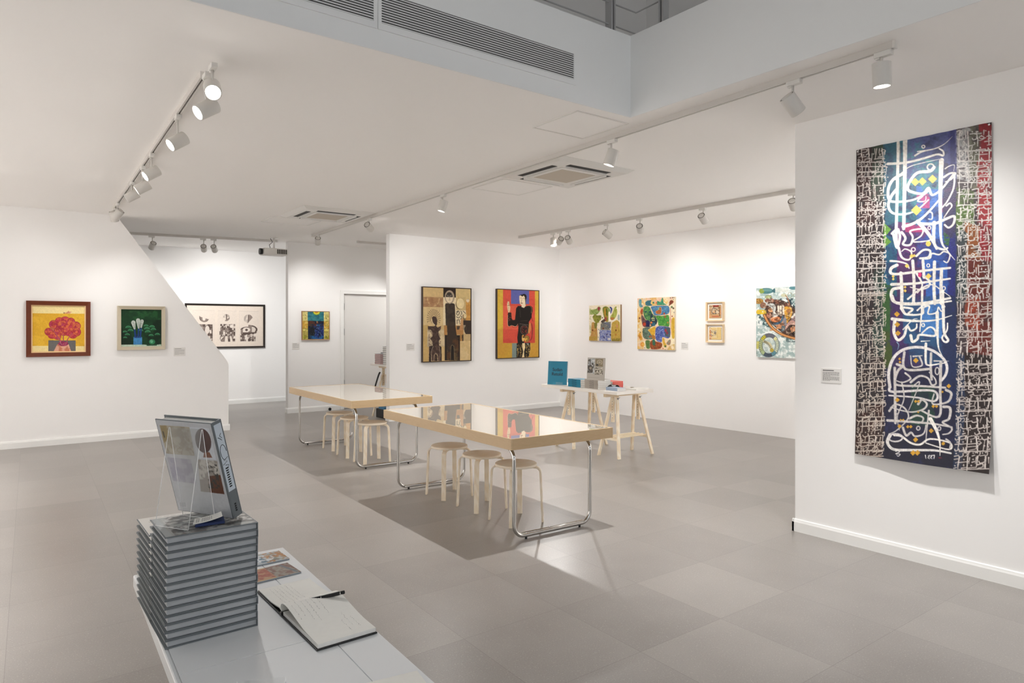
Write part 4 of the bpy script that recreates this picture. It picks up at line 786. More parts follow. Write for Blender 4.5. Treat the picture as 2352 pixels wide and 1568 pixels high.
def art_card(k):
    p = Pic(90, 60, 'a8b0b8', None, 1.0)
    if k == 0:
        p.tint([(0, 0), (1, 0), (1, 1), (0, 1)], '8c8468', .8, 14, 2); p.ell(.45, .5, .3, .35, 'c8ccd0'); p.tint([(.2, .3), (.8, .3), (.8, .9), (.2, .9)], '3c5c70', .8, 10, 4, .56); p.tint([(.5, 0), (1, 0), (1, 1), (.5, 1)], 'a86c34', .9, 10, 5, .55)
    else:
        p.rect(0, 0, 1, 1, 'b09068'); p.tint([(0, .1), (.6, .1), (.6, .9), (0, .9)], '94402c', 1, 10, 3, .4); p.tint([(.05, .2), (.6, .2), (.6, .8), (.05, .8)], 'a86048', .8, 8, 4, .5); p.rect(.6, 0, 1, 1, '8c8478'); p.tint([(.6, 0), (1, 0), (1, 1), (.6, 1)], '6c4038', .8, 12, 6); p.line([(.85, .1), (.95, .9)], .05, '5c646c')
    return p
def art_stonecover():
    p = Pic(70, 100, 'b2aaa0', hmap((948, 168), (1260, 180), (1228, 580), (918, 565)), 310)
    p.poly([(958, 185), (1078, 190), (1060, 460), (935, 440)], 'a8acac'); p.tint([(958, 185), (1078, 190), (1060, 460), (935, 440)], '3c342c', .95, 20, 2, .5); p.tint([(958, 185), (1078, 190), (1060, 460), (935, 440)], 'dcdcdc', .8, 14, 3, .58); p.ell(990, 355, 45, 55, '4c443c'); p.ell(995, 355, 22, 26, '948878'); p.line([(995, 200), (990, 330)], 14, '3c342c')
    p.poly([(1090, 190), (1232, 195), (1222, 335), (1084, 328)], '84765c'); p.ring(1165, 255, 45, 40, 9, 'ccc0a8', 120, 420); p.ell(1120, 300, 24, 20, '3c3428'); p.ell(1165, 255, 26, 22, 'a89c84')
    p.poly([(1080, 345), (1220, 350), (1214, 475), (1070, 468)], '8c8474'); p.tint([(1080, 345), (1220, 350), (1214, 475), (1070, 468)], '3c342c', .9, 8, 4, .55); p.tint([(1080, 345), (1220, 350), (1214, 475), (1070, 468)], 'd8d0c0', .9, 8, 5, .58)
    p.line([(945, 520), (1150, 528)], 8, '9c948a'); return p
# ================================================================ the setting
FL = 14.3
def floor_material():
    m = bpy.data.materials.new('floor_tiles'); m.use_nodes = True
    nt = m.node_tree; N = nt.nodes; b = N['Principled BSDF']; Lk = nt.links.new
    g = N.new('ShaderNodeNewGeometry'); sp = N.new('ShaderNodeSeparateXYZ'); Lk(g.outputs['Position'], sp.inputs[0])
    def math_(op, a, bb):
        n = N.new('ShaderNodeMath'); n.operation = op
        for i, v in enumerate((a, bb)):
            if v is None: continue
            if isinstance(v, (int, float)): n.inputs[i].default_value = v
            else: Lk(v, n.inputs[i])
        return n.outputs[0]
    x = math_('SUBTRACT', sp.outputs['X'], math_('MULTIPLY', sp.outputs['Y'], 0.0285))
    x = math_('DIVIDE', math_('SUBTRACT', x, 0.51 - 12.0), 0.6); y = math_('DIVIDE', math_('SUBTRACT', sp.outputs['Y'], 1.57 - 12.0), 0.6)
    fx = math_('FRACT', x, None); fy = math_('FRACT', y, None)
    ix = math_('FLOOR', x, None); iy = math_('FLOOR', y, None)
    def edge(f):
        a = math_('MINIMUM', f, math_('SUBTRACT', 1.0, f)); return math_('LESS_THAN', a, 0.0022)
    ln = math_('MAXIMUM', edge(fx), edge(fy))
    cv = N.new('ShaderNodeCombineXYZ'); Lk(ix, cv.inputs[0]); Lk(iy, cv.inputs[1])
    wn = N.new('ShaderNodeTexWhiteNoise'); Lk(cv.outputs[0], wn.inputs['Vector'])
    n1 = N.new('ShaderNodeTexNoise'); n1.inputs['Scale'].default_value = 140; n1.inputs['Detail'].default_value = 4; Lk(g.outputs['Position'], n1.inputs['Vector'])
    n2 = N.new('ShaderNodeTexNoise'); n2.inputs['Scale'].default_value = 3.2; n2.inputs['Detail'].default_value = 5; Lk(g.outputs['Position'], n2.inputs['Vector'])
    vo = N.new('ShaderNodeTexVoronoi'); vo.inputs['Scale'].default_value = 75; Lk(g.outputs['Position'], vo.inputs['Vector'])
    sp1 = math_('LESS_THAN', vo.outputs['Distance'], 0.13)
    cr = N.new('ShaderNodeValToRGB'); cr.color_ramp.elements[0].position = 0.3; cr.color_ramp.elements[1].position = 0.72
    cr.color_ramp.elements[0].color = lin((138, 133, 129)) + (1,); cr.color_ramp.elements[1].color = lin((162, 157, 152)) + (1,)
    s = math_('ADD', math_('MULTIPLY', n1.outputs['Fac'], 0.5), math_('MULTIPLY', n2.outputs['Fac'], 0.3))
    s = math_('ADD', s, math_('MULTIPLY', wn.outputs['Value'], 0.2)); Lk(s, cr.inputs['Fac'])
    mx = N.new('ShaderNodeMix'); mx.data_type = 'RGBA'; Lk(math_('MULTIPLY', sp1, 0.7), mx.inputs[0]); Lk(cr.outputs[0], mx.inputs[6]); mx.inputs[7].default_value = lin((196, 192, 186)) + (1,)
    m2 = N.new('ShaderNodeMix'); m2.data_type = 'RGBA'; Lk(math_('MULTIPLY', ln, 0.42), m2.inputs[0]); Lk(mx.outputs[2], m2.inputs[6]); m2.inputs[7].default_value = lin((96, 92, 88)) + (1,)
    Lk(m2.outputs[2], b.inputs['Base Color'])
    rr = math_('ADD', 0.285, math_('MULTIPLY', n2.outputs['Fac'], 0.06)); Lk(rr, b.inputs['Roughness']); b.inputs['Specular IOR Level'].default_value = 0.5
    bp = N.new('ShaderNodeBump'); bp.inputs['Strength'].default_value = 0.08; bp.inputs['Distance'].default_value = 0.002; Lk(n1.outputs['Fac'], bp.inputs['Height']); Lk(bp.outputs[0], b.inputs['Normal'])
    return m
XL, XR, YB = -2.6, 8.56, -4.5
struct(MB().box(XL - .3, XR + .3, YB - .3, FL, -.12, 0), 'floor', floor_material())
# ceiling slab with the open void towards the street side
cb = MB(); cb.box(XL - .2, XR + .2, 3.40, FL, 3.0, 3.58); cb.box(3.61, XR + .2, YB - .2, 3.40, 3.0, 3.58)
struct(cb, 'ceiling', M['ceil'])
fa = MB(); fa.box(XL, 3.606, 3.394, 3.3995, 3.0005, 3.582); fa.box(3.604, 3.6095, YB, 3.394, 3.0005, 3.582)
struct(fa, 'trim_1', M['fascia'])
# walls
d0 = onY(525, 833, 10.48); d1 = onY(317, 560, 10.48); sl = (d1[2] - d0[2]) / (d1[0] - d0[0])
xt = d0[0] + (3.0 - d0[2]) / sl; xe = onY(525, 900, 10.48)[0]
struct(MB().prism([(XL, 0), (xe, 0), (xe, d0[2]), (xt, 3.0), (XL, 3.0)], .14, Matrix.Translation((0, 10.48, 0))), 'wall_left', M['wall'])
struct(MB().box(XL, 7.0, 14.0, 14.2, 0, 3.0), 'wall_back', M['wall'])
struct(MB().box(XL - .2, XL, YB, 14.2, 0, 3.0), 'wall_west', M['wall'])
dx0, dx1, dz = onY(790, 675, 11.9)[0], onY(790, 675, 11.9)[0] + .92, onY(790, 675, 11.9)[2]
w = MB(); w.box(4.03, dx0 - .03, 11.9, 12.02, 0, 3.0); w.box(dx1 + .03, XR, 11.9, 12.02, 0, 3.0); w.box(dx0 - .03, dx1 + .03, 11.9, 12.02, dz + .03, 3.0)
struct(w, 'wall_inner', M['wall'])
struct(MB().box(4.98, XR, 9.9, 10.02, 0, 3.0), 'wall_front', M['wall'])
struct(MB().box(XR, XR + .2, YB, 12.0, 0, 3.0), 'wall_east', M['wall'])
struct(MB().box(4.70, 4.90, YB, 2.78, 0, 3.0), 'wall_right', M['wall'])
# unseen street side wall; windows added and sized for the daylight they let in
w = MB(); w.box(XL, 4.7, YB - .2, YB, 0, 1.0); w.box(XL, 4.7, YB - .2, YB, 2.45, 3.0); w.box(XL, XL + .3, YB - .2, YB, 1.0, 2.45); w.box(4.4, 4.7, YB - .2, YB, 1.0, 2.45)
w.box(XL, 3.7, YB - .2, YB, 3.0, 3.8); w.box(XL, 3.7, YB - .2, YB, 6.4, 6.6); w.box(XL, XL + .2, YB - .2, YB, 3.8, 6.4); w.box(3.5, 3.7, YB - .2, YB, 3.8, 6.4)
struct(w, 'wall_street', M['wall'])
def window(n, x0, x1, z0, z1, k):
    f = MB()
    f.box(x0, x1, YB - .14, YB - .06, z0, z0 + .06); f.box(x0, x1, YB - .14, YB - .06, z1 - .06, z1)
    for i in range(k + 1):
        x = x0 + (x1 - x0 - .06) * i / k; f.box(x, x + .06, YB - .14, YB - .06, z0, z1)
    o = struct(f, n, M['steel']); struct(MB().box(x0 + .03, x1 - .03, YB - .105, YB - .095, z0 + .03, z1 - .03), 'window_pane', M['glass'], parent=o)
window('window_1', XL + .3, 4.4, 1.0, 2.45, 4); window('window_2', XL + .2, 3.5, 3.8, 6.4, 3)
# upper storey round the void
struct(MB().box(XL - .2, 6.2, 5.4, 5.6, 3.58, 6.6), 'wall_upper_back', M['wall_grey'])
struct(MB().box(6.0, 6.2, YB - .2, 5.4, 3.58, 6.6), 'wall_upper_right', M['wall_grey'])
struct(MB().box(XL - .2, XL, YB - .2, 5.4, 3.0, 6.6), 'wall_upper_left', M['wall_grey'])
struct(MB().box(3.7, 6.0, YB - .2, YB, 3.58, 6.6), 'wall_upper_street', M['wall_grey'])
struct(MB().box(XL - .2, 6.2, YB - .2, 5.6, 6.6, 6.75), 'ceiling_upper', M['wall_grey'])
# baseboards with a moulded top
def baseboard(name, x0, y0, x1, y1, nrm, h=.092):
    """runs from (x0,y0) to (x1,y1); nrm = room side"""
    d = Vector((x1 - x0, y1 - y0, 0)); Ln = d.length; d.normalize(); n = Vector((nrm[0], nrm[1], 0))
    prof = [(0.0005, 0), (.016, 0), (.016, h - .022), (.012, h - .012), (.010, h - .004), (.006, h), (0.0005, h)]
    vs = []; 
    for t in (0, Ln):
        for a, z in prof: p = Vector((x0, y0, 0)) + d * t + n * a; vs.append((p.x, p.y, z))
    k = len(prof); fs = [tuple(range(k)), tuple(range(2 * k - 1, k - 1, -1))] + [(i, i + k, (i + 1) % k + k, (i + 1) % k) for i in range(k)]
    struct(MB().add(vs, fs), name, M['base'])
baseboard('baseboard_left', XL, 10.48, xe + .016, 10.48, (0, -1)); baseboard('baseboard_back', XL, 14.0, 7.0, 14.0, (0, -1))
baseboard('baseboard_inner', 4.014, 11.9, dx0 - .09, 11.9, (0, -1)); baseboard('baseboard_inner_end', 4.03, 11.9, 4.03, 12.02, (-1, 0)); baseboard('baseboard_front', 4.98, 9.9, XR, 9.9, (0, -1))
baseboard('baseboard_front_end', 4.98, 9.9, 4.98, 10.02, (-1, 0))
baseboard('baseboard_right', 4.70, YB, 4.70, 2.796, (-1, 0)); baseboard('baseboard_right_end', 4.684, 2.78, 4.9, 2.78, (0, 1))
# door
dr = struct(MB().box(dx0, dx1, 11.93, 11.97, .008, dz), 'door_1', M['door'], bevel=.003)
fr = MB(); fr.box(dx0 - .07, dx0 - .004, 11.882, 11.9, 0, dz + .004); fr.box(dx1 + .004, dx1 + .07, 11.882, 11.9, 0, dz + .004); fr.box(dx0 - .07, dx1 + .07, 11.882, 11.9, dz + .004, dz + .07)
fr.box(dx0 - .03, dx0 - .004, 11.9, 12.02, 0, dz + .004); fr.box(dx1 + .004, dx1 + .03, 11.9, 12.02, 0, dz + .004); fr.box(dx0 - .004, dx1 + .004, 11.975, 11.99, 0, dz + .004); fr.box(dx0 - .03, dx1 + .03, 11.9, 12.02, dz + .004, dz + .03)
struct(fr, 'trim_2', M['base'], bevel=.003)
for py in (704, 762, 880):
    z = onY(790, py, 11.9)[2]
    o = MB().cyl((dx0 + .008, 11.918, z - .06), (dx0 + .008, 11.918, z + .06), .009, 10).build('door_hinge', M['steel'], dr)
o = MB().cyl((dx1 - .07, 11.93, 1.02), (dx1 - .07, 11.87, 1.02), .011).cyl((dx1 - .07, 11.875, 1.02), (dx1 - .19, 11.875, 1.02), .009).build('door_handle', M['steel'], dr)

# ================================================================ railing, grilles, ceiling fittings
rl = empty('railing', (3.72, 3.45, 3.58), 0, 'grey steel mezzanine railing with flat double posts above the open ceiling void', 'railing')
def R_(mb, name): o = mb.build(name, M['rail'], rl); o.location = (0, 0, 0); return o
for x in (3.46 - 3.72, 1.96 - 3.72, .46 - 3.72): R_(MB().box(x - .022, x - .008, -.03, .03, 0, 1.05).box(x + .008, x + .022, -.03, .03, 0, 1.05).box(x - .03, x + .03, -.04, .04, 0, .008), 'post')
for y in (3.19 - 3.45, 1.69 - 3.45, .19 - 3.45): R_(MB().box(-.03, .03, y - .022, y - .008, 0, 1.05).box(-.03, .03, y + .008, y + .022, 0, 1.05).box(-.04, .04, y - .03, y + .03, 0, .008), 'post')
for z in (.065, .22, .375, .53, .685, .84): R_(MB().tube([(-4.6, 0, z), (0, 0, z), (0, -5.5, z)], .006, 8), 'rail')
R_(MB().box(-4.6, .03, -.03, .03, 1.05, 1.085).box(-.03, .03, -5.5, -.03, 1.05, 1.085), 'handrail')

def grille(x0, x1, z0, z1, y, label):
    g = empty('air_grille', ((x0 + x1) / 2, y, (z0 + z1) / 2), 0, label, 'air vent', 'linear air grilles in the ceiling drop'); a = (x1 - x0) / 2; h = (z1 - z0) / 2
    part(MB().box(-a - .02, a + .02, -.008, 0, -h - .035, -h).box(-a - .02, a + .02, -.008, 0, h, h + .012).box(-a - .02, -a, -.008, 0, -h, h).box(a, a + .02, -.008, 0, -h, h), 'frame', M['fascia'], g)
    part(MB().box(-a, a, -.0015, 0, -h, h), 'backing', mat('grille_depth', (92, 92, 92), .8), g)
    n = 12
    for i in range(n):
        z = -h + (i + .5) * 2 * h / n; part(MB().add([(-a, -.007, z - .005), (a, -.007, z - .005), (a, -.002, z + .003), (-a, -.002, z + .003), (-a, -.001, z - .004), (a, -.001, z - .004)], [(0, 1, 2, 3), (3, 2, 5, 4), (4, 5, 1, 0)]), 'slat', M['fascia'], g)
    return g
grille(1.656, 3.055, 3.15, 3.32, 3.394, 'long white linear air grille ending nearest the corner of the ceiling void')
grille(.21, 1.610, 3.15, 3.32, 3.394, 'long white linear air grille at the top edge, left of the other one')

def cassette(cx, cy, s, rz, label):
    g = empty('air_conditioner', (cx, cy, 3.0), rz, label, 'air conditioner', 'ceiling cassette air conditioners'); a = s / 2
    p = MB(); z1 = -.035
    b = a - .05
    p.add([(-a, -a, -.004), (a, -a, -.004), (a, a, -.004), (-a, a, -.004), (-b, -b, z1), (b, -b, z1), (b, b, z1), (-b, b, z1), (-a, -a, 0), (a, -a, 0), (a, a, 0), (-a, a, 0)],
          [(0, 4, 5, 1), (1, 5, 6, 2), (2, 6, 7, 3), (3, 7, 4, 0), (4, 7, 6, 5), (8, 0, 1, 9), (9, 1, 2, 10), (10, 2, 3, 11), (11, 3, 0, 8)])
    part(p, 'panel', M['white'], g)
    part(MB().box(-.27 * s, .27 * s, -.27 * s, .27 * s, z1 - .006, z1), 'intake_frame', M['white'], g, bevel=.004)
    m = part(MB().box(-.22 * s, .22 * s, -.22 * s, .22 * s, z1 - .008, z1 - .0055), 'intake_mesh', M['acmesh'], g)
    for k in range(4):
        T = Matrix.Rotation(k * PI / 2, 4, 'Z')
        sl_ = part(MB().box(-.27 * s, .27 * s, .328 * s, .392 * s, z1 - .002, z1 + .001, T), 'outlet_slot', M['dark'], g)
        part(MB().box(-.27 * s, .27 * s, .324 * s, .330 * s, z1 - .016, z1 - .0005, T), 'louvre', M['white'], sl_)
    return g
cassette(4.36, 4.97, .95, 0.0, 'square white ceiling air conditioner right of the void corner beside the nearer access hatch')
cassette(3.452, 8.67, .93, -.02, 'square white ceiling air conditioner farther back, above the rear display table')
def hatch(x0, x1, y0, y1, label):
    g = empty('access_hatch', ((x0 + x1) / 2, (y0 + y1) / 2, 3.0), 0, label, 'ceiling hatch'); a, b = (x1 - x0) / 2, (y1 - y0) / 2
    part(MB().box(-a, a, -b, -b + .012, -.005, 0).box(-a, a, b - .012, b, -.005, 0).box(-a, -a + .012, -b + .012, b - .012, -.005, 0).box(a - .012, a, -b + .012, b - .012, -.005, 0), 'frame', M['white'], g)
    part(MB().box(-a + .015, a - .015, -b + .015, b - .015, -.003, 0), 'panel', M['ceil'], g)
hatch(4.06, 4.70, 5.55, 6.14, 'square white ceiling hatch next to the nearer air conditioner')
hatch(3.19, 3.70, 3.50, 4.00, 'faint square white ceiling hatch at the corner of the ceiling void')
hatch(2.95, 3.62, 9.28, 9.85, 'pale square ceiling hatch behind the farther air conditioner')

# ================================================================ tracks and spotlights
def track(p0, p1, label, z=2.962, cat='lighting track'):
    a = Vector((p0[0], p0[1], 0)); b = Vector((p1[0], p1[1], 0)); d = b - a; L = d.length
    g = empty('lighting_track', (a.x, a.y, z), math.atan2(d.y, d.x), label, cat)
    mb = MB(); hh = 3.0 - z
    part(MB().box(0, L, -.017, -.005, 0, hh).box(0, L, .005, .017, 0, hh).box(0, L, -.005, .005, hh * .5, hh), 'rail', M['track'], g)
    part(MB().box(0, L, -.004, .004, hh * .38, hh * .5), 'conductor', M['sink'], g)
    part(MB().box(-.012, 0.0, -.018, .018, -.001, hh), 'end_cap', M['white'], g); part(MB().box(L, L + .012, -.018, .018, -.001, hh), 'end_cap', M['white'], g)
    return (p0, p1)
TM = track((3.745, 1.66), (4.04, 10.75), 'long white lighting track running from the upper right over the tables to the door')
TL = track((.955, 4.30), (1.135, 9.75), 'white lighting track on the left ceiling with its spotlights aimed left')
TK = track((1.64, 12.2), (3.80, 11.78), 'short white lighting track over the rear alcove with the framed triptych print')
TR = track((6.81, 8.88), (6.93, 2.2), 'white lighting track on the right, in front of the three colourful canvases')
TD = track((4.95, 11.05), (6.6, 10.98), 'bare white lighting track on the ceiling in front of the white door')
TE = track((3.725, .75), (3.62, -3.2), 'short white lighting track beyond the right end of the long one')  # added track out of view, only there to carry the added fill spotlights
WARM = (1.0, .98, .955)
lamp_proto = {}
def spot_thing(label, px, py, trk, target, W, size=50, blend=.7, zc=None, glow=True, rad=.03, group=None, drop=None, loc=None):
    """a track spotlight; px,py = surveyed sight line of the head, met with the line of the track"""
    a = np.array(trk[0]); b = np.array(trk[1]); 
    if loc is None:
        r = _ray(px, py); MM = np.array([[r[0], -(b - a)[0]], [r[1], -(b - a)[1]]]); t, s = np.linalg.solve(MM, a)
        loc = (r[0] * t, r[1] * t, 1.5 + r[2] * t)
    c = Vector(loc); ang = math.atan2((b - a)[1], (b - a)[0])
    top = Vector((c.x, c.y, 2.962))
    g = empty('track_spotlight', top, 0, label, 'spotlight', group)
    T = Matrix.Rotation(ang, 4, 'Z')
    part(MB().box(-.055, .035, -.017, .017, -.028, 0, T).box(.005, .03, -.012, .012, -.036, -.028, T), 'adapter', M['white'], g, bevel=.003)
    cl = c - top; ax = (Vector(target) - c).normalized(); hl = .062; rr = .046
    part(MB().cyl((0, 0, -.026), (0, 0, cl.z + rr * .6), .0075, 10), 'stem', M['lamp'], g)
    q = ax.to_track_quat('Z', 'Y').to_matrix().to_4x4(); Th = Matrix.Translation(cl) @ q
    hs = part(MB().lathe([(.012, -hl + .012), (rr - .0035, -hl + .012), (rr - .003, -hl), (rr - .0005, -hl), (rr, -hl + .001), (rr, hl - .004), (rr - .003, hl), (rr - .006, hl), (rr - .007, hl - .012), (.01, hl - .0125)], 28, Th), 'housing', M['lamp'], g)
    part(MB().lathe([(.01, -hl + .002), (rr - .004, -hl + .002), (rr - .004, -hl + .0115), (.01, -hl + .0115)], 28, Th), 'heat_sink', M['sink'], hs)
    part(MB().lathe([(.001, -hl - .001), (rr - .012, -hl - .001), (rr - .011, -hl + .0), (rr - .011, -hl + .0019)], 24, Th), 'back_plate', M['lamp'], hs)
    if glow: part(MB().lathe([(.0005, hl - .0105), (rr - .009, hl - .0105), (rr - .009, hl - .0115)], 24, Th), 'lens', M['lens'], hs)
    ld = bpy.data.lights.new('spot_beam', 'SPOT'); ld.energy = W; ld.spot_size = math.radians(size); ld.spot_blend = blend
    ld.color = WARM; ld.shadow_soft_size = rad; ld.use_shadow = True
    lo = bpy.data.objects.new('spot_beam', ld); COL.objects.link(lo); lo.parent = g
    lo.location = cl + ax * (hl + .008); lo.rotation_euler = (-ax).to_track_quat('Z', 'Y').to_euler()
    return g
def W_(k): return k * GAIN
GAIN = 1.0
gm = 'spotlights on the long middle track'
spot_thing('white spotlight nearest the top right corner, hanging straight down at its track end', 2025, 172, TM, (3.98, 1.75, 0), W_(90), 80, 1, group=gm)
spot_thing('white spotlight second from the right end of the long track, tilted towards the tall banner', 1821, 240, TM, (4.7, 1.88, 1.75), W_(38), 85, 1, group=gm)
spot_thing('lit white spotlight hanging below the nearer air conditioner', 1404, 362, TM, (3.25, 4.6, 0), W_(100), 135, 1, rad=.02, group=gm)
spot_thing('small white spotlight on the middle track above the two large portrait canvases, tilted left', 1017, 473, TM, (3.2, 6.9, 0), W_(97), 140, 1, rad=.02, group=gm)
spot_thing('white spotlight tilted right, beside the farther air conditioner', 848, 521, TM, (6.0, 9.85, 1.75), W_(42), 80, 1, group=gm)
spot_thing('white spotlight at the far end of the long track, above the small sun painting', 730, 553, TM, (4.53, 11.9, 1.7), W_(36), 75, 1, group=gm)
gl = 'spotlights on the left track'
TLx = ((.943, 3.9), (1.143, 10.34))
spot_thing('glaring white spotlight pointing straight at the viewer, first on the left track', 488, 205, TLx, (.45, 1.2, .85), W_(45), 60, 1, group=gl)
spot_thing('white spotlight with a glowing face just behind the glaring one on the left track', 474, 250, TLx, (-2.6, 3.6, .3), W_(215), 95, 1, group=gl)
spot_thing('white spotlight standing alone, third from the front of the left track', 408, 325, TLx, (-2.6, 4.6, .2), W_(215), 95, 1, group=gl)
spot_thing('white spotlight with a glowing face in the middle cluster of the left track', 348, 398, TLx, (-2.6, 6.0, .3), W_(215), 95, 1, group=gl)
spot_thing('larger unlit looking white spotlight in the middle cluster of the left track', 328, 430, TLx, (-2.4, 7.6, .5), W_(215), 95, 1, group=gl)
spot_thing('smaller white spotlight just left of the middle cluster of the left track', 303, 450, TLx, (-2.4, 8.6, .5), W_(215), 95, 1, group=gl)
spot_thing('white spotlight near the far end of the left track, turned to the left', 270, 492, TLx, (-.3, 10.48, .9), W_(12), 110, 1, group=gl)
spot_thing('white spotlight at the very far end of the left track, with a lit rim', 262, 497, TLx, (1.7, 10.48, .6), W_(14), 110, 1, group=gl)
gk = 'spotlights over the rear alcove'
spot_thing('white spotlight alone near the left end of the rear alcove track', 350, 564, TK, (1.6, 14, 1.3), W_(55), 100, 1, group=gk)
spot_thing('white spotlight left of a pair on the rear alcove track', 468, 570, TK, (3.3, 14, 1.7), W_(48), 90, 1, group=gk)
spot_thing('white spotlight right of a pair on the rear alcove track, tilted more', 492, 571, TK, (3.9, 14, 1.4), W_(48), 90, 1, group=gk)
gr = 'spotlights on the right track'
spot_thing('brightly lit white spotlight at the far left end of the right track', 1271, 556, TR, (6.2, 7.2, 0), W_(97), 140, 1, group=gr)
spot_thing('white spotlight second from the far end of the right track', 1286, 553, TR, (7.55, 9.9, 1.8), W_(38), 80, 1, group=gr)
spot_thing('white spotlight third from the far end of the right track, leaning right', 1306, 551, TR, (8.56, 8.7, 1.7), W_(26), 85, 1, group=gr)
spot_thing('white spotlight with a glowing rim, above and between the two colourful canvases', 1395, 538, TR, (8.56, 6.5, 1.7), W_(26), 85, 1, group=gr)
spot_thing('white spotlight pointing straight away, right of the glowing one on the right track', 1470, 525, TR, (8.56, 7.5, 1.7), W_(26), 85, 1, group=gr)
spot_thing('white spotlight above the pair of small framed sketches', 1615, 502, TR, (8.56, 5.6, 1.75), W_(30), 85, 1, group=gr)
spot_thing('white spotlight partly cut off by the edge of the right wall', 1822, 470, TR, (8.56, 4.6, 1.7), W_(34), 85, 1, group=gr)
# unseen spotlights added beyond the view to brighten ceiling, walls and door
go = 'spotlights outside the view'
for i, (lc, tg, wt) in enumerate([((5.9, 11.03, 2.84), (5.2, 11.9, .9), 22), ((6.5, 11.0, 2.84), (6.6, 11.9, 1.4), 30), ((6.92, 2.8, 2.83), (8.56, 2.6, 1.5), 420), ((3.71, .3, 2.84), (4.7, -.2, 1.6), 25), ((3.66, -1.6, 2.84), (4.7, -1.9, 1.6), 25)]):
    spot_thing(['white spotlight hidden behind the wall corner, aimed at the white door', 'white spotlight hidden behind the wall corner, farther right', 'white spotlight behind the right wall', 'white spotlight beyond the right edge of the picture', 'white spotlight nearest the street window'][i], 0, 0, TM if i > 2 else TR if i == 2 else TD, tg, W_(wt), 100, 1, group=go, loc=lc)

# projector
pp = onY(640, 585, 11.5)
g = empty('projector', (pp[0], pp[1], 3.0), 0, 'white ceiling projector with a black lens beside the alcove corner', 'projector')
g.location = (3.66, 11.5, 3.0); 
pz = -.245
part(MB().box(-.20, .19, -.13, .13, pz - .055, pz + .055), 'body', M['lamp'], g, bevel=.015)
part(MB().cyl((-.20, -.02, pz), (-.245, -.02, pz), .052, 20), 'lens_ring', M['black'], g)
for i in range(6): part(MB().box(.01 + i * .028, .030 + i * .028, -.134, -.129, pz - .035, pz + .04), 'vent_slot', M['sink'], g)
part(MB().box(-.06, .06, -.06, .06, pz + .055, pz + .065).cyl((0, 0, pz + .06), (0, 0, -.01), .014).cyl((0, 0, -.012), (0, 0, 0), .06), 'bracket', M['white'], g)
part(MB().tube([(-.05, .02, pz + .06), (-.07, .03, pz + .12), (-.02, .02, pz + .17), (-.06, 0, -.02)], .005, 8), 'cable', M['black'], g)
# ================================================================ things on the walls
RY = 0.0; RX = -PI / 2      # facing -Y ; facing -X
def hang(name, cx, cy, cz, rz, label, cat, group=None): return empty(name, (cx, cy, cz), rz, label, cat, group)
def framed(name, loc, rz, w, h, bw, depth, fm, pic, pm, label, lip=None, lipm=None, mount=0, recess=.012, cat='painting', glassy=False):
    g = hang(name, loc[0], loc[1], loc[2], rz, label, cat)
    fo = frame_mb(w, h, bw, depth).build('frame', fm, g)
    fo['label'] = label.split(' frame')[0].split(' in ')[-1] + ' frame' if ' frame' in label else 'picture frame'
    a, b = w - 2 * bw, h - 2 * bw
    if lip: frame_mb(a + .001, b + .001, lip, depth * .62).build('inner_lip', lipm, fo); a -= 2 * lip; b -= 2 * lip
    if mount:
        part(MB().box(-a / 2, a / 2, -.010, -.004, -b / 2, b / 2), 'mount', M['mount'], g); a -= 2 * mount; b -= 2 * mount
    picmesh('picture', pic, a, b, pm, g, .004, (200, 190, 180), loc=(0, -recess - (.004 if mount else 0), 0))
    return g
def mid(p, q): return tuple((a + b) / 2 for a, b in zip(p, q))
WL = 10.48
# bouquet
a, b = onY(60, 690, WL - .04), onY(208, 817, WL - .04)
framed('painting', mid((a[0], WL, a[2]), (b[0], WL, b[2])), RY, b[0] - a[0], a[2] - b[2], .052, .042, M['frame_brown'], art_bouquet(), M['paint'], 'yellow painting of a crimson bouquet in a mahogany frame', lip=.014, lipm=M['frame_gold'])
a, b = onY(269.5, 702, WL - .04), onY(379.5, 802, WL - .04)
framed('painting', mid((a[0], WL, a[2]), (b[0], WL, b[2])), RY, b[0] - a[0], a[2] - b[2], .045, .045, M['frame_silver'], art_brushes(), M['paint'], 'dark green painting of white handles in a blue jar in a champagne silver frame', recess=.02)
a, b = onY(425, 696, 13.97), onY(609, 798, 13.97)
framed('framed_print', mid((a[0], 14.0, a[2]), (b[0], 14.0, b[2])), RY, b[0] - a[0], a[2] - b[2], .034, .03, M['frame_black'], art_print(), M['print'], 'triptych print of three patchwork grey figures in a black frame')
a, b = onY(693.5, 714, 11.87), onY(757, 780, 11.87)
framed('painting', mid((a[0], 11.9, a[2]), (b[0], 11.9, b[2])), RY, b[0] - a[0], a[2] - b[2], .012, .035, M['frame_copper'], art_sun(), M['paint'], 'small square painting with a yellow sun over dark blue in a thin copper frame', recess=.028)
a, b = onY(971, 657.5, 9.845), onY(1083, 828.5, 9.845)
framed('painting', mid((a[0], 9.9, a[2]), (b[0], 9.9, b[2])), RY, b[0] - a[0], a[2] - b[2], .014, .055, M['frame_dark'], art_brown(), M['paint'], 'large beige and brown painting of two elongated dark figures in a thin walnut frame', recess=.045)
a, b = onY(1142, 662.5, 9.845), onY(1239, 821, 9.845)
framed('painting', mid((a[0], 9.9, a[2]), (b[0], 9.9, b[2])), RY, b[0] - a[0], a[2] - b[2], .014, .055, M['frame_dark'], art_red(), M['paint'], 'tall red and yellow painting of a black-robed figure raising one hand', recess=.045)
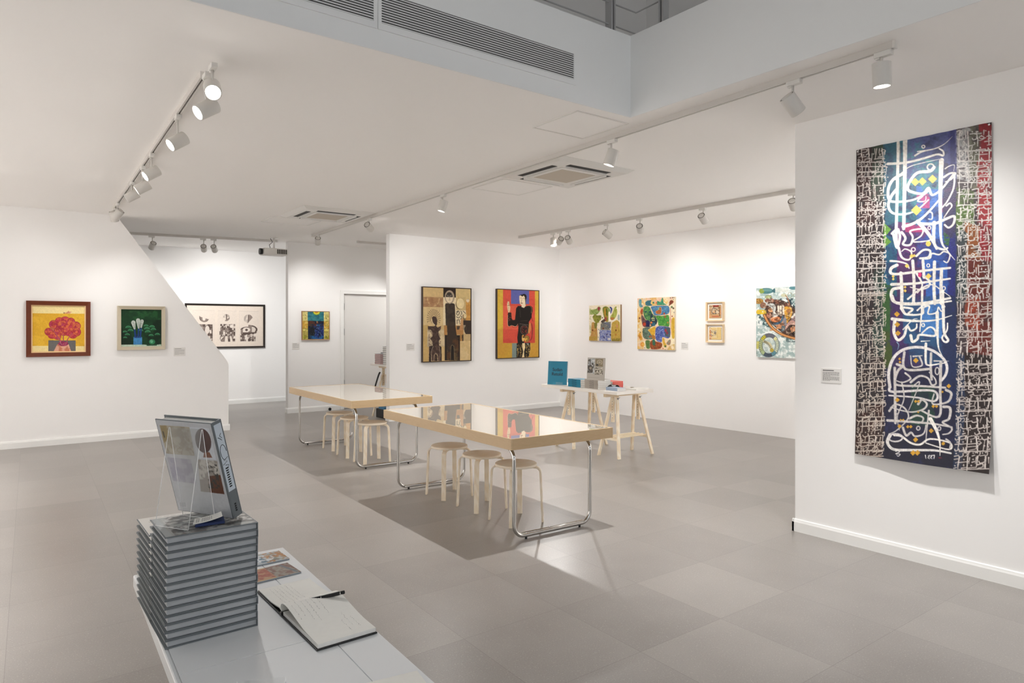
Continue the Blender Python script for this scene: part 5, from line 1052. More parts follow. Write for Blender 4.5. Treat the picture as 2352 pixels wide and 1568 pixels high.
# canvases on the right wall
def canvas(x, p, q, pic, label, depth=.035, side=(220, 206, 180)):
    a, b = onX(p[0], p[1], x - depth), onX(q[0], q[1], x - depth)
    return tag(_cv(x, a, b, pic, depth, side), label, 'painting')
def _cv(x, a, b, pic, depth, side):
    o = picmesh('canvas_painting', pic, abs(b[1] - a[1]), a[2] - b[2], M['paint'], None, depth, side)
    o.location = (x - depth, (a[1] + b[1]) / 2, (a[2] + b[2]) / 2); o.rotation_euler = (0, 0, RX); return o
canvas(8.56, (1353, 701.7), (1425, 783.5), art_green(), 'small unframed canvas of olive green and lilac rounded shapes on cream', side=(150, 120, 90))
canvas(8.56, (1464, 685), (1549.5, 804), art_cells(), 'larger unframed canvas of blue, green and rust cell shapes on pale yellow')
a = onX(1737, 662, 8.525); ztop = a[2]; zbot = onX(1737, 819.5, 8.525)[2]
o = _cv(8.56, a, (0, a[1] - 1.02, zbot), art_boat(), .035, (190, 196, 190)); tag(o, 'unframed canvas of people crowded in a rowing boat above a ring buoy', 'painting')
for k, (p, q, lb) in enumerate([((1620.5, 694), (1660, 737), 'upper small square sketch with red lettering in a pale maple box frame'), ((1620.5, 744.5), (1660, 787), 'lower small square sketch in sepia and ochre in a pale maple box frame')]):
    a, b = onX(p[0], p[1], 8.515), onX(q[0], q[1], 8.515)
    g = framed('framed_sketch', (8.56, (a[1] + b[1]) / 2, (a[2] + b[2]) / 2), RX, abs(a[1] - b[1]), a[2] - b[2], .016, .045, M['frame_pine'], art_sketch(k), M['print'], lb, mount=.03, recess=.014, cat='framed sketch')

# the calligraphy banner
def ban_off(U, V):
    return -.010 - .004 * np.sin(U * 9 + V * 3) - .045 * np.clip((V - .78) / .22, 0, 1) ** 1.6 * (.35 + .65 * np.sin(np.clip(U * 1.25 + .1, 0, 1) * PI / 2)) - .006 * np.clip((.05 - V) / .05, 0, 1) * np.sin(U * 22) ** 2
tl, br = onX(1967, 345, 4.69), onX(2273.5, 1088, 4.66)
bn = empty('calligraphy_banner', (4.70, (tl[1] + br[1]) / 2, (tl[2] + br[2]) / 2), RX, 'tall unframed cloth banner of white calligraphy on blue, green and red', 'banner')
bc = picmesh('cloth', art_banner(), abs(tl[1] - br[1]), tl[2] - br[2], M['banner'], bn, .0012, (120, 60, 50), off=ban_off)
hw, hh = abs(tl[1] - br[1]) / 2, (tl[2] - br[2]) / 2
for sx in (-1, 1): part(MB().cyl((sx * (hw - .012), -.0008, hh - .012), (sx * (hw - .012), -.014, hh - .012), .0015, 8).lathe([(.001, 0), (.005, .001), (.006, .004), (.003, .008), (.001, .009)], 14, Matrix.Translation((sx * (hw - .012), -.012, hh - .012)) @ Matrix.Rotation(PI / 2, 4, 'X')), 'pin', M['acrylic_edge'], bn)

# caption cards
def card(loc, rz, w, h, label, title=False):
    g = empty('caption_card', loc, rz, label, 'wall label', 'caption cards on the walls')
    cd = part(MB().box(-w / 2, w / 2, -.005, .0, -h / 2, h / 2), 'card', M['label'], g, bevel=.001)
    tx = MB(); r = random.Random(int(w * 1e4 + loc[0] * 100)); y = h * .40
    part(MB().box(-w * .42, w * .14, -.0057, -.0052, h * .33, h * .375), 'heading', M['inkgrey'] if not title else M['ink'], cd)
    n = 12
    for i in range(n):
        z = h * .24 - i * h * .052; x = -w * .42; xe = w * (.42 if i % 6 != 5 else -.05)
        while x < xe - .004:
            l = min(r.uniform(.004, .013), xe - x); tx.box(x, x + l, -.0056, -.0052, z - h * .013, z + h * .013); x += l + .003
    part(tx, 'text_lines', M['inkpale'] if not title else M['inkgrey'], cd)
a, b = onY(399, 798, WL), onY(426, 817, WL); card(mid(a, b), RY, b[0] - a[0], a[2] - b[2], 'white caption card on the left wall beside the dark green painting')
a, b = onY(671, 787, 11.9), onY(688, 802, 11.9); card(mid(a, b), RY, b[0] - a[0], a[2] - b[2], 'white caption card below left of the small sun painting')
a, b = onY(933, 789, 9.9), onY(952, 805, 9.9); card(mid(a, b), RY, b[0] - a[0], a[2] - b[2], 'white caption card left of the beige and brown painting')
a, b = onX(1565, 786, 8.56), onX(1581, 803, 8.56); card(mid(a, b), RX, abs(a[1] - b[1]), a[2] - b[2], 'white caption card right of the larger cell-patterned canvas')
a, b = onX(1887, 844.5, 4.70), onX(1933, 881, 4.70); card(mid(a, b), RX, abs(a[1] - b[1]), a[2] - b[2], 'white caption card with a dark heading left of the tall banner', True)
# door stop on the skirting
g = onY(757, 939, 11.86); g = empty('door_stop', (g[0], 11.884, g[2]), 0, 'small black and steel door stop on the skirting by the white door', 'door stop')
part(MB().cyl((0, 0, 0), (0, -.03, 0), .012, 14), 'stem', M['steel'], g); part(MB().cyl((0, -.03, 0), (0, -.048, 0), .026, 18), 'rubber_tip', M['black'], g)
# ================================================================ display tables and stools
def mirror_mat():
    m = bpy.data.materials.new('glass_over_cream'); m.use_nodes = True; nt = m.node_tree; N = nt.nodes
    b = N['Principled BSDF']; b.inputs['Base Color'].default_value = lin((222, 214, 200)) + (1,); b.inputs['Roughness'].default_value = .5
    gl = N.new('ShaderNodeBsdfGlossy'); gl.inputs['Roughness'].default_value = .004; gl.inputs['Color'].default_value = (.97, .95, .92, 1)
    fr = N.new('ShaderNodeFresnel'); fr.inputs['IOR'].default_value = 6.0
    mx = N.new('ShaderNodeMixShader'); ou = N['Material Output']
    mr = N.new('ShaderNodeMapRange'); mr.inputs[3].default_value = .46; mr.inputs[4].default_value = 1.0; fr.inputs['IOR'].default_value = 3.0; nt.links.new(fr.outputs[0], mr.inputs[0]); nt.links.new(mr.outputs[0], mx.inputs[0]); nt.links.new(b.outputs[0], mx.inputs[1]); nt.links.new(gl.outputs[0], mx.inputs[2]); nt.links.new(mx.outputs[0], ou.inputs['Surface'])
    return m
M['mirror'] = mirror_mat()
def display_table():
    W, L, T, H = .95, 2.05, .078, .74
    g = empty('display_table', (0, 0, 0))
    # top: oak band, glass sheet
    fb = MB(); a, b = W / 2, L / 2; t = .012
    fb.box(-a, -a + t, -b, b, H - T, H).box(a - t, a, -b, b, H - T, H)
    part(fb, 'side_band', M['oak'], g, bevel=.0015); part(MB().box(-a + t, a - t, -b, -b + t, H - T, H).box(-a + t, a - t, b - t, b, H - T, H).box(-a + t, a - t, -b + t, b - t, H - T, H - T + .012), 'end_band', M['oakx'], g, bevel=.0015)
    part(MB().box(-a + t, a - t, -b + t, b - t, H - .012, H - .002), 'glass_top', M['mirror'], g)
    r = .014; R = .085; xl, xr = -.375, .335
    for sy in (-1, 1):
        y = sy * (b - .105)
        def arc(cx, cz, a0, a1, n=8): return [(cx + R * math.cos(math.radians(a0 + (a1 - a0) * i / n)), cz + R * math.sin(math.radians(a0 + (a1 - a0) * i / n))) for i in range(n + 1)]
        zt = H - T - r; z0 = .012 + r
        up = lambda x: [(x, y + (-sy) * (R - R * math.cos(math.radians(t_))), zt - R + R * math.sin(math.radians(t_))) for t_ in range(0, 91, 11)]
        path = [(x_, y_, z_) for x_, y_, z_ in reversed(up(xl))]
        path = [(xl, y - sy * .42, zt)] + path
        path += [(px_, y, pz_) for px_, pz_ in arc(xl + R, z0 + R, 180, 270)]
        path += [(px_, y, pz_) for px_, pz_ in arc(xr - R, z0 + R, 270, 360)]
        path += up(xr) + [(xr, y - sy * .42, zt)]
        fr = part(MB().tube(path, r, 14), 'leg_frame', M['chrome'], g)
        part(MB().tube([(xl + R - .03, y - sy * 2.0 * r * .9, z0 + .004), (xr - R + .03, y - sy * 2.0 * r * .9, z0 + .004)], r * .8, 12), 'lower_bar', M['chrome'], fr)
        for x in (xl + R + .02, xr - R - .02): part(MB().cyl((x, y, 0), (x, y, z0 - r + .004), .009, 12), 'foot', M['black'], fr)
        for x in (xl, xr): part(MB().box(x - .02, x + .02, min(y - sy * .32, y - sy * .38), max(y - sy * .32, y - sy * .38), H - T - .004, H - T), 'bracket', M['steel'], fr)
    return g
def finish(g, loc, rz, label, cat, group=None): g.location = loc; g.rotation_euler = (0, 0, rz); tag(g, label, cat, group); return g
t1 = display_table(); gt = 'oak edged display tables'
t2 = copy_tree(t1)
finish(t1, (3.288, 4.735, 0), -.028, 'nearer oak-edged display table with reflective glass top and chrome sled legs', 'table', gt)
finish(t2, (3.402, 7.645, 0), -.026, 'farther oak-edged display table with glass top, left of the nearer one', 'table', gt)
def stool():
    g = empty('stool', (0, 0, 0))
    part(MB().lathe([(.001, .428), (.158, .428), (.163, .431), (.163, .446), (.159, .450), (.001, .450)], 48), 'seat', [M['birchtop']], g)
    for k in range(4):
        a = math.radians(45 + 90 * k); T = Matrix.Rotation(a, 4, 'Z')
        P = [(.210, 0, 0), (.203, 0, .12), (.196, 0, .30), (.192, 0, .375)] + [(.150 + .042 * math.cos(math.radians(t_)), 0, .378 + .042 * math.sin(math.radians(t_))) for t_ in range(15, 91, 15)] + [(.10, 0, .4205), (.05, 0, .4205)]
        P = [(x, 0, z) for x, _, z in P]
        mb = MB(); mb.strip(P, (0, 1, 0), .038, .0135, T); part(mb, 'leg', M['birch'], g, bevel=.0012)
    return g
s0 = stool()
sts = [((3.222, 5.232), .02, 'birch stool under the nearer table, farthest from the viewer'), ((3.222, 4.716), 0, 'birch stool in the middle under the nearer table'), ((3.210, 4.229), .01, 'birch stool nearest the viewer under the nearer table, behind the chrome leg'),
       ((3.375, 8.07), .05, 'birch stool at the left end of the row under the farther table'), ((3.335, 7.54), .02, 'birch stool in the middle of the row under the farther table'), ((3.318, 7.022), 0, 'birch stool at the right end of the row under the farther table')]
for i, (p, rz, lb) in enumerate(sts):
    s = s0 if i == 0 else copy_tree(s0, ch=kids(s0))
    finish(s, (p[0], p[1], 0), rz - .028, lb, 'stool', 'birch stools under the display tables')

# ================================================================ trestle table
def trestle(up=0.0):
    """runs along x; A-frames open along y"""
    g = empty('trestle', (0, 0, 0)); Lx, Hh = .28, .743
    part(MB().box(-.345, .345, -.022, .022, Hh + up - .045, Hh + up).box(-.335, .335, -.034, .034, Hh + up - .016, Hh + up - .001), 'top_beam', M['pinex'], g, bevel=.002)
    zt = Hh - .04
    for sx in (-1, 1):
        x = sx * Lx
        for sy in (-1, 1):
            vs = []
            for z, yc, xo in ((0, .165, 0), (zt, .034, -sx * .10)):
                for dx in (-.019, .019):
                    for dy in (-.011, .011): vs.append((x + xo + dx, sy * (yc + dy), z))
            lg = part(MB().add(vs, [(0, 1, 3, 2), (4, 6, 7, 5), (0, 4, 5, 1), (1, 5, 7, 3), (3, 7, 6, 2), (2, 6, 4, 0)]), 'leg', M['pine'], g, bevel=.0015)
        xp = sx * .212; hp_ = part(MB().box(xp - .0095, xp + .0095, -.021, .021, .40 + up, zt + .01 + up), 'height_post', M['pine'], g)
        hb = MB()
        for i in range(7): hb.cyl((xp + .0093, 0, .45 + up + i * .032), (xp + .0099, 0, .45 + up + i * .032), .004, 8); hb.cyl((xp - .0099, 0, .45 + up + i * .032), (xp - .0093, 0, .45 + up + i * .032), .004, 8)
        part(hb, 'peg_holes', M['dark'], hp_)
        xr = x - sx * .03; part(MB().box(xr - .012, xr + .012, -.127, .127, .195, .222), 'cross_rail', M['pine'], g)
        xb = x - sx * .095; part(MB().cyl((xb, -.044, zt - .03), (xb, -.058, zt - .03), .010, 12).cyl((xb, -.056, zt - .03), (xb + .03, -.056, zt - .018), .003, 8), 'locking_bolt', M['steel'], g)
    for i in range(4): part(MB().box(-Lx + .02, Lx - .02, -.10 + i * .06, -.08 + i * .06, .222, .232), 'shelf_slat', M['pinex'], g)
    return g
# bookshop table: a loose white board on two trestles
BT = .78
tb = tag(MB().box(5.515, 6.125, 5.40, 6.735, BT - .037, BT).build('tabletop_board', M['ttop'], bevel=.003), 'long white tabletop board lying across the two pine trestles', 'tabletop')
tr0 = trestle(); finish(tr0, (5.92, 5.652, 0), 0, 'pine trestle under the near right end of the white board', 'trestle', 'pine trestles')
tr1 = copy_tree(tr0); finish(tr1, (5.95, 6.45, 0), 0, 'pine trestle under the far left end of the white board', 'trestle', 'pine trestles')
tr2 = trestle(.115); finish(tr2, (5.215, 10.385, 0), PI / 2, 'raised pine trestle half hidden behind the wall corner by the white door', 'trestle', 'pine trestles')
RT_ = .743 + .115 + .03
rb = tag(MB().box(5.03, 6.3, 10.10, 10.72, RT_ - .03, RT_).build('tabletop_board', M['ttop'], bevel=.003), 'white board on the raised trestle by the white door, carrying pink and grey books', 'tabletop')

# ================================================================ books
def book(w, d, t, cover, page, name='book', spine='x-', hard=True, rec=.006):
    """closed book lying flat: w along x, d along y, t thick; base at z=0, spine on the side named"""
    g = empty(name, (0, 0, 0)); c = .0023 if hard else .0008; a, b = w / 2, d / 2
    if not hard: rec = .0004
    px0, px1, py0, py1 = -a + rec, a - rec, -b + rec, b - rec
    cb = MB().box(-a, a, -b, b, 0, c).box(-a, a, -b, b, t - c, t)
    if spine == 'x-': cb.box(-a, -a + c, -b, b, c, t - c); px0 = -a + c
    if spine == 'x+': cb.box(a - c, a, -b, b, c, t - c); px1 = a - c
    if spine == 'y-': cb.box(-a, a, -b, -b + c, c, t - c); py0 = -b + c
    if spine == 'y+': cb.box(-a, a, b - c, b, c, t - c); py1 = b - c
    part(cb, 'cover', cover, g, bevel=.0007 if hard else 0)
    part(MB().box(px0, px1, py0, py1, c, t - c), 'pages', page, g)
    return g
ORD = ['bottom', 'second from the bottom', 'third from the bottom', 'fourth from the bottom', 'fifth from the bottom', 'sixth from the bottom', 'seventh from the bottom', 'eighth from the bottom', 'seventh from the top', 'sixth from the top', 'fifth from the top', 'fourth from the top', 'third from the top', 'second from the top', 'topmost']
def ordn(i, n):
    if i == n - 1: return 'topmost'
    if i < n / 2: return ORD[i]
    return {2: 'second', 3: 'third', 4: 'fourth', 5: 'fifth', 6: 'sixth', 7: 'seventh'}[n - i] + ' from the top'
def stack(proto, n, x, y, z, t, rz, lab, group, jit=.002, cat='book', seed=1, top_label=None):
    r = random.Random(seed); out = []; ks = kids(proto)
    for i in range(n):
        b = proto if i == 0 else copy_tree(proto, ch=ks)
        b.location = (x + r.uniform(-jit, jit), y + r.uniform(-jit, jit), z + i * t + .0002 * (i + 1)); b.rotation_euler = (0, 0, rz + r.uniform(-jit, jit) * 4)
        tag(b, (top_label if (top_label and i == n - 1) else f'{lab}, {ordn(i, n)}'), cat, group); out.append(b)
    return out
def spine_text(parent_list, txt, size, loc, rot, m, sx=1):
    base = text_mesh(txt, size, m, 'spine_lettering', parent_list[0], loc, rot, sx=sx)
    for b in parent_list[1:]:
        c = base.copy(); COL.objects.link(c); c.parent = b
# teal paperbacks, four high; spine faces the viewer's left
def near(px, py, z): return onZ(px, py, z)
tA = near(1286, 889, BT); tB = near(1322, 891, BT)
tl_ = .0235
bt_ = stack(book(.17, .235, tl_, M['bookteal'], M['pagew'], spine='x-', hard=False), 4, 5.66, 6.17, BT, tl_, -.03, 'teal paperback in the low teal stack', 'teal paperbacks in a stack', seed=3)
spine_text(bt_, 'Sudan Retold', .016, (-.0856, 0, tl_ / 2), (PI / 2, 0, -PI / 2), M['ink'])
bs_ = stack(book(.20, .235, .0215, M['bookstone'], M['pagew'], spine='x-', hard=False), 5, 5.685, 5.885, BT, .0215, -.03, 'stone grey paperback under the upright grey book', 'stone grey paperbacks in a stack', seed=4)
for k, b in enumerate(bs_):
    mb = MB(); r = random.Random(40)
    for i in range(5): mb.box(-.1006, -.1002, -.04 + i * .016, -.032 + i * .016, .006 + r.uniform(0, .003), .013 + r.uniform(0, .003))
    part(mb, 'spine_mark', M['ink'], b)
br_ = stack(book(.17, .21, .026, M['bookred'], M['pagew'], spine='y-', hard=False), 3, 5.90, 5.86, BT, .026, -.05, 'coral red paperback behind the grey stack', 'coral red paperbacks in a stack', seed=5)
bl_ = stack(book(.13, .19, .011, M['bookblue'], M['pagew'], spine='x-', hard=False), 3, 5.66, 5.56, BT, .011, -.05, 'pale blue booklet near the corner of the white board', 'pale blue booklets in a stack', seed=6)
# upright books
def upright(w, h, t, loc, rz, tilt, label, cover, front=None, cat='book'):
    g = empty('upright_book', loc, rz, label, cat); g.rotation_euler = (tilt, 0, rz)
    part(MB().box(-w / 2, w / 2, 0, .003, 0, h).box(-w / 2, w / 2, t - .003, t, 0, h).box(-w / 2, -w / 2 + .003, .003, t - .003, 0, h), 'cover', cover, g)
    part(MB().box(-w / 2 + .003, w / 2 - .005, .003, t - .003, .004, h - .004), 'pages', M['pagew'], g)
    return g
p0, p1, p2 = onZ(1258, 882, BT), onZ(1300, 882.5, BT), None
# facing direction: towards the camera, between -x and -y
def place_up(pl, pr, z, hpx_top, t, label, cover):
    a, b = onZ(pl[0], pl[1], z), onZ(pr[0], pr[1], z); dx, dy = b[0] - a[0], b[1] - a[1]; w = math.hypot(dx, dy); rz = math.atan2(dy, dx)
    dist = .6 * (a[0] + b[0]) / 2 + .8 * (a[1] + b[1]) / 2; h = ((pl[1] + pr[1]) / 2 - hpx_top) / 1568 * dist * 1.01
    return upright(w, h, t, ((a[0] + b[0]) / 2, (a[1] + b[1]) / 2, z + .001), rz, -.10, label, cover), w, h
g, w_, h_ = place_up((1257.5, 882), (1300.5, 884), BT, 830, .02, 'teal book standing upright with its title in dark letters', M['bookteal'])
text_mesh('Sudan\nRetold', .037 * w_ / .17, M['ink'], 'cover_lettering', g, (0, -.0006, h_ * .54), (PI / 2, 0, 0)).data.transform(Matrix.Identity(4))
part(MB().box(.0 * w_, .36 * w_, -.03, -.028, .001, .03), 'lip', M['acrylic'], g)
part(MB().box(-w_ * .3, w_ * .3, .022, .024, 0, h_ * .6), 'stand', M['acrylic'], g)
zt_ = BT + 5 * .0217 + .001
g, w_, h_ = place_up((1347.5, 872.5), (1386.5, 874.5), zt_, 822, .02, 'stone grey book standing upright on the grey stack, with three pictures on its cover', M['bookstone'])
picmesh('cover_picture', art_stonecover(), w_ - .004, h_ - .004, M['cover'], g, .0004, (176, 168, 158), loc=(0, -.0008, h_ / 2))
part(MB().box(-w_ * .3, w_ * .3, .022, .024, 0, h_ * .6), 'stand', M['acrylic'], g)
# leaflets at the right end of the board
def sheet(name, pts, z, t, m, label, cat, bend=0.0, group=None, n=8):
    """thin stack of paper over four plan corners; bend lifts the middle"""
    mb = MB(); A, B_, C_, D_ = [Vector(p[:2]) for p in pts]; vs = []; fs = []
    for lay in (0, 1):
        for i in range(n + 1):
            u = i / n
            for j in range(2):
                p = (A.lerp(B_, u) if j == 0 else D_.lerp(C_, u)); zz = bend * math.sin(u * PI) if callable(bend) is False else bend(u)
                vs.append((p.x, p.y, zz + (t if lay else 0)))
    k = 2 * (n + 1)
    for i in range(n):
        a = i * 2; fs += [(a, a + 1, a + 3, a + 2), (k + a, k + a + 2, k + a + 3, k + a + 1), (a, a + 2, k + a + 2, k + a), (a + 1, k + a + 1, k + a + 3, a + 3)]
    fs += [(0, k, k + 1, 1), (2 * n, 2 * n + 1, k + 2 * n + 1, k + 2 * n)]
    mb.add(vs, fs); c = (A + B_ + C_ + D_) / 4
    mb.v = [(x - c.x, y - c.y, zz) for x, y, zz in mb.v]
    o = mb.build(name, m); o.location = (c.x, c.y, z); return tag(o, label, cat, group)
def rc(cx, cy, w, d, a):
    ca, sa = math.cos(a), math.sin(a); return [(cx + x * ca - y * sa, cy + x * sa + y * ca) for x, y in ((-w / 2, -d / 2), (w / 2, -d / 2), (w / 2, d / 2), (-w / 2, d / 2))]
sheet('open_pamphlet', rc(5.79, 5.73, .15, .11, .2), BT + .0005, .004, M['black'], 'black covered pamphlet bulging open behind the pale blue booklets', 'pamphlet', bend=.042)
sheet('open_pamphlet', rc(5.965, 5.64, .11, .12, -.3), BT + .001, .003, M['paper'], 'white folded pamphlet beside the black covered one', 'pamphlet', bend=.02)
sheet('leaflet_pile', rc(5.95, 5.50, .26, .15, .15), BT + .0005, .012, M['paper'], 'pile of cream leaflets at the right end of the white board', 'leaflets')
sheet('leaflet', rc(6.06, 5.75, .10, .10, -.2), BT + .0005, .003, M['paper'], 'single white leaflet behind the leaflet pile on the white board', 'leaflet')

# books on the rear board
stack(book(.20, .22, .028, M['bookgrey'], M['bookpink'], spine='x+', hard=True), 6, 5.155, 10.50, RT_, .028, 0, 'pink paged hardback in the low stack by the white door', 'pink paged hardbacks by the door', seed=8)
stack(book(.20, .20, .033, M['bookgrey'], M['pagew'], spine='x+', hard=True), 9, 5.172, 10.24, RT_, .033, 0, 'white paged hardback in the tall stack at the wall corner', 'white paged hardbacks at the wall corner', seed=9)
g = empty('storage_crate', (5.215, 10.385, 0), 0, 'open black crate with a blue folder on the floor under the raised board', 'crate')
part(MB().box(-.17, .17, -.14, .14, 0, .012).box(-.17, .17, -.14, -.13, .012, .15).box(-.17, .17, .13, .14, .012, .15).box(-.17, -.16, -.13, .13, .012, .15).box(.16, .17, -.13, .13, .012, .15), 'box', M['black'], g, bevel=.003)
tag(MB().box(-.14, .14, -.11, .11, 0, .168).build('folder_box', mat('blue_folder', (70, 130, 170), .5), loc=(5.215, 10.385, .0125), rz=0, bevel=.003), 'blue folder box standing inside the black crate', 'folder')
g = empty('hanging_bag', (5.09, 10.60, .70), 0, 'narrow black bag slung on the leg of the raised trestle by the white door', 'bag')
part(MB().strip([(.062, -.012, .045), (.045, -.012, .03), (.028, -.004, -.02), (.008, .010, -.10), (-.012, .022, -.18), (-.02, .026, -.215)], (.3, .95, 0), .05, .022), 'bag_body', M['black'], g, bevel=.004)
# ================================================================ the near white desk
DZ = .75
fl, fr_ = onZ(318.5, 1322, DZ), onZ(651, 1257, DZ)
fl = (.336, 2.332); frc = (.772, 2.332); DR = -.035
g = empty('white_desk', (.772, 2.332, 0), DR, 'long white lacquered desk in the foreground carrying books and an open notebook', 'desk')
Wd, Ld, Td = .437, 1.62, .028
gap = .0012
# panels split by hairline joints
xs = [-Wd, -.105, 0]; ys = [-Ld, -.735, 0]
mb = MB()
for i in range(2):
    for j in range(2):
        mb.box(xs[i] + (gap if i else 0), xs[i + 1] - (0 if i else gap), ys[j] + (gap if j else 0), ys[j + 1] - (0 if j else gap), DZ - .004, DZ)
part(mb, 'top_panels', M['desk'], g)
part(MB().box(-Wd, 0, -Ld, 0, DZ - Td, DZ - .004), 'top_core', M['desk'], g, bevel=.002)
part(MB().box(-Wd - .012, -Wd, -Ld, .0, DZ - Td - .01, DZ - .0006), 'edge_strip', M['desk'], g, bevel=.004)
for x, y in ((-Wd + .02, -.70), (-.06, -.70), (-Wd + .02, -Ld + .05), (-.06, -Ld + .05)):
    part(MB().box(x, x + .045, y - .022, y + .022, 0, DZ - Td), 'leg', M['desk_leg'], g, bevel=.002)
part(MB().box(-Wd + .03, -.03, -.71, -.69, DZ - Td - .06, DZ - Td), 'apron', M['desk_leg'], g)

# two stacks of grey hardcovers
bk = book(.213, .190, .0184, M['bookgrey'], M['page'], spine='x+', rec=.007)
st1 = stack(bk, 14, .412, 1.852, DZ, .0184, .010, 'grey hardcover in the front stack on the desk', 'grey hardcovers in the front desk stack', jit=.0012, cat='book', seed=11, top_label='printed grey hardcover on top of the front stack, under the clear stand')
bk2 = book(.200, .190, .0180, M['bookgrey'], M['pagew'], spine='x+', rec=.007)
st2 = stack(bk2, 12, .404, 2.045, DZ, .0180, .005, 'grey hardcover in the rear stack on the desk', 'grey hardcovers in the rear desk stack', jit=.0012, cat='book', seed=12, top_label='pale printed hardcover on top of the rear stack behind the clear stand')
picmesh('cover_picture', art_stack_top(), .207, .184, M['cover'], st1[-1], .0004, (120, 126, 130), loc=(0, 0, .0188)).rotation_euler = (-PI / 2, 0, 0)
picmesh('cover_picture', art_stack_top2(), .195, .184, M['cover'], st2[-1], .0004, (200, 196, 190), loc=(0, 0, .0184)).rotation_euler = (-PI / 2, 0, 0)
ZT = DZ + 14 * .0186 + .0008

# display book leaning on a clear stand, back cover towards the viewer
B0 = Vector((.375, 1.989, ZT + .001)); B1 = Vector((.469, 1.816, ZT + .001)); Wb = (B1 - B0).length * 1.02; Hb = .262; tb_ = .030
rz = math.atan2(B1.y - B0.y, B1.x - B0.x)
g = empty('display_book', (B0 + B1) / 2, 0, 'grey hardcover with four pictures standing tilted on a clear stand above the stack', 'book')
g.rotation_euler = (math.radians(15.5), 0, rz); g.location += Vector((.877, .477, 0)) * .008
part(MB().box(-Wb / 2, Wb / 2, 0, .003, 0, Hb).box(-Wb / 2, Wb / 2, tb_ - .003, tb_, 0, Hb).box(Wb / 2 - .003, Wb / 2, .003, tb_ - .003, 0, Hb), 'cover', M['bookgrey'], g, bevel=.0008)
part(MB().box(-Wb / 2 + .006, Wb / 2 - .003, .003, tb_ - .003, .006, Hb - .006), 'pages', M['pagew'], g)
picmesh('back_cover_print', art_backcover(), Wb - .006, Hb - .004, M['cover'], g, .0003, (150, 156, 160), loc=(0, -.0006, Hb / 2))
sp = MB(); r = random.Random(9); xs_ = Wb / 2 + .0003
def sbox(z0, z1, y0, y1): sp.box(xs_, xs_ + .0004, y0, y1, z0, z1)
part(MB().box(xs_ - .0002, xs_ + .0001, .004, tb_ - .004, Hb * .28, Hb * .97), 'spine_label', mat('spine_label', (196, 206, 216), .5), g)
for i in range(9): sbox(Hb * .32 + i * .0062, Hb * .32 + i * .0062 + .0035, .010, .018)
for i in range(4): sbox(Hb * .06 + i * .006, Hb * .06 + i * .006 + .004, .012, .017)
for q in ([(.010, .52), (.018, .51), (.022, .54), (.012, .55)], [(.008, .84), (.014, .82), (.018, .80)], [(.020, .87), (.014, .85), (.020, .82)]): sp.tube([(xs_, y, Hb * z) for y, z in q], .0008, 6)
sp.tube([(xs_, .015 + .009 * math.cos(t), Hb * .68 + .020 * math.sin(t)) for t in [k * .35 for k in range(15)]], .0008, 6)
sp.tube([(xs_, .006, Hb * .56), (xs_, .02, Hb * .58), (xs_, .01, Hb * .60), (xs_, .024, Hb * .62)], .0008, 6)
part(sp, 'spine_lettering', M['ink'], g)

# clear tent stand
F0, F1, K1 = [Vector(onZ(*p, ZT + .001)) for p in ((357.5, 1206), (433.5, 1217.5), (493, 1193.5))]
K0 = F0 + (K1 - F1); mid0 = (F0 + K0) / 2
def stand(label, F0, F1, K0, K1, H_, name='clear_stand', m=None):
    c = (F0 + F1 + K0 + K1) / 4; g = empty(name, c, 0, label, 'display stand')
    F0, F1, K0, K1 = [p - c for p in (F0, F1, K0, K1)]
    A0 = (F0 + K0) / 2 + Vector((0, 0, H_)); A1 = (F1 + K1) / 2 + Vector((0, 0, H_))
    t = .0024
    def slab(P, name):
        n = (P[1] - P[0]).cross(P[3] - P[0]).normalized() * t
        vs = [tuple(p) for p in P] + [tuple(p + n) for p in P]
        part(MB().add(vs, [(0, 3, 2, 1), (4, 5, 6, 7), (0, 1, 5, 4), (1, 2, 6, 5), (2, 3, 7, 6), (3, 0, 4, 7)]), name, M['acrylic'], g)
        e = MB()
        for a, b in ((0, 1), (1, 2), (3, 0)): 
            d = (P[b] - P[a]); e.tube([tuple(P[a] + n / 2 + d * .002), tuple(P[b] + n / 2 - d * .002)], .0008, 6)
        part(e, 'polished_edge', M['acrylic_edge'], g)
    slab([F0, F1, A1, A0], 'front_sheet'); slab([K1, K0, A0, A1], 'back_sheet')
    return g
dA = .6 * ((F1 + K1) / 2).x + .8 * ((F1 + K1) / 2).y
hA = 1.5 + (752 - 987) / 1568 * dA - ZT
stand('clear acrylic tent stand holding up the tilted display book', F0, F1, K0, K1, hA)

# leaflets on the stack
lp = [onZ(443, 1211, ZT), onZ(511, 1201, ZT), onZ(508, 1190, ZT), onZ(447, 1198, ZT)]
sheet('leaflet_pile', [(p[0] + .004, p[1] - .006) for p in lp], ZT + .0006, .006, M['blue'], 'dark blue leaflets under the white one, on the front stack', 'leaflets')
o = sheet('leaflet', lp, ZT + .007, .0012, M['paper'], 'small white leaflet with lines of text in front of the clear stand', 'leaflet', bend=lambda u: .010 * u * u)
tm = MB(); A, B_, C_, D_ = [Vector(p[:2]) for p in lp]; c = (A + B_ + C_ + D_) / 4
for i in range(9):
    u = .1 + i * .065
    if i == 2: continue
    q = [A.lerp(B_, u).lerp(D_.lerp(C_, u), .15), A.lerp(B_, u + .018).lerp(D_.lerp(C_, u + .018), .15), A.lerp(B_, u + .018).lerp(D_.lerp(C_, u + .018), .8), A.lerp(B_, u).lerp(D_.lerp(C_, u), .8)]
    zz = .010 * u * u + .00165; tm.add([(p.x - c.x, p.y - c.y, zz) for p in q], [(0, 1, 2, 3)])
part(tm, 'text_lines', M['inkgrey'], o)

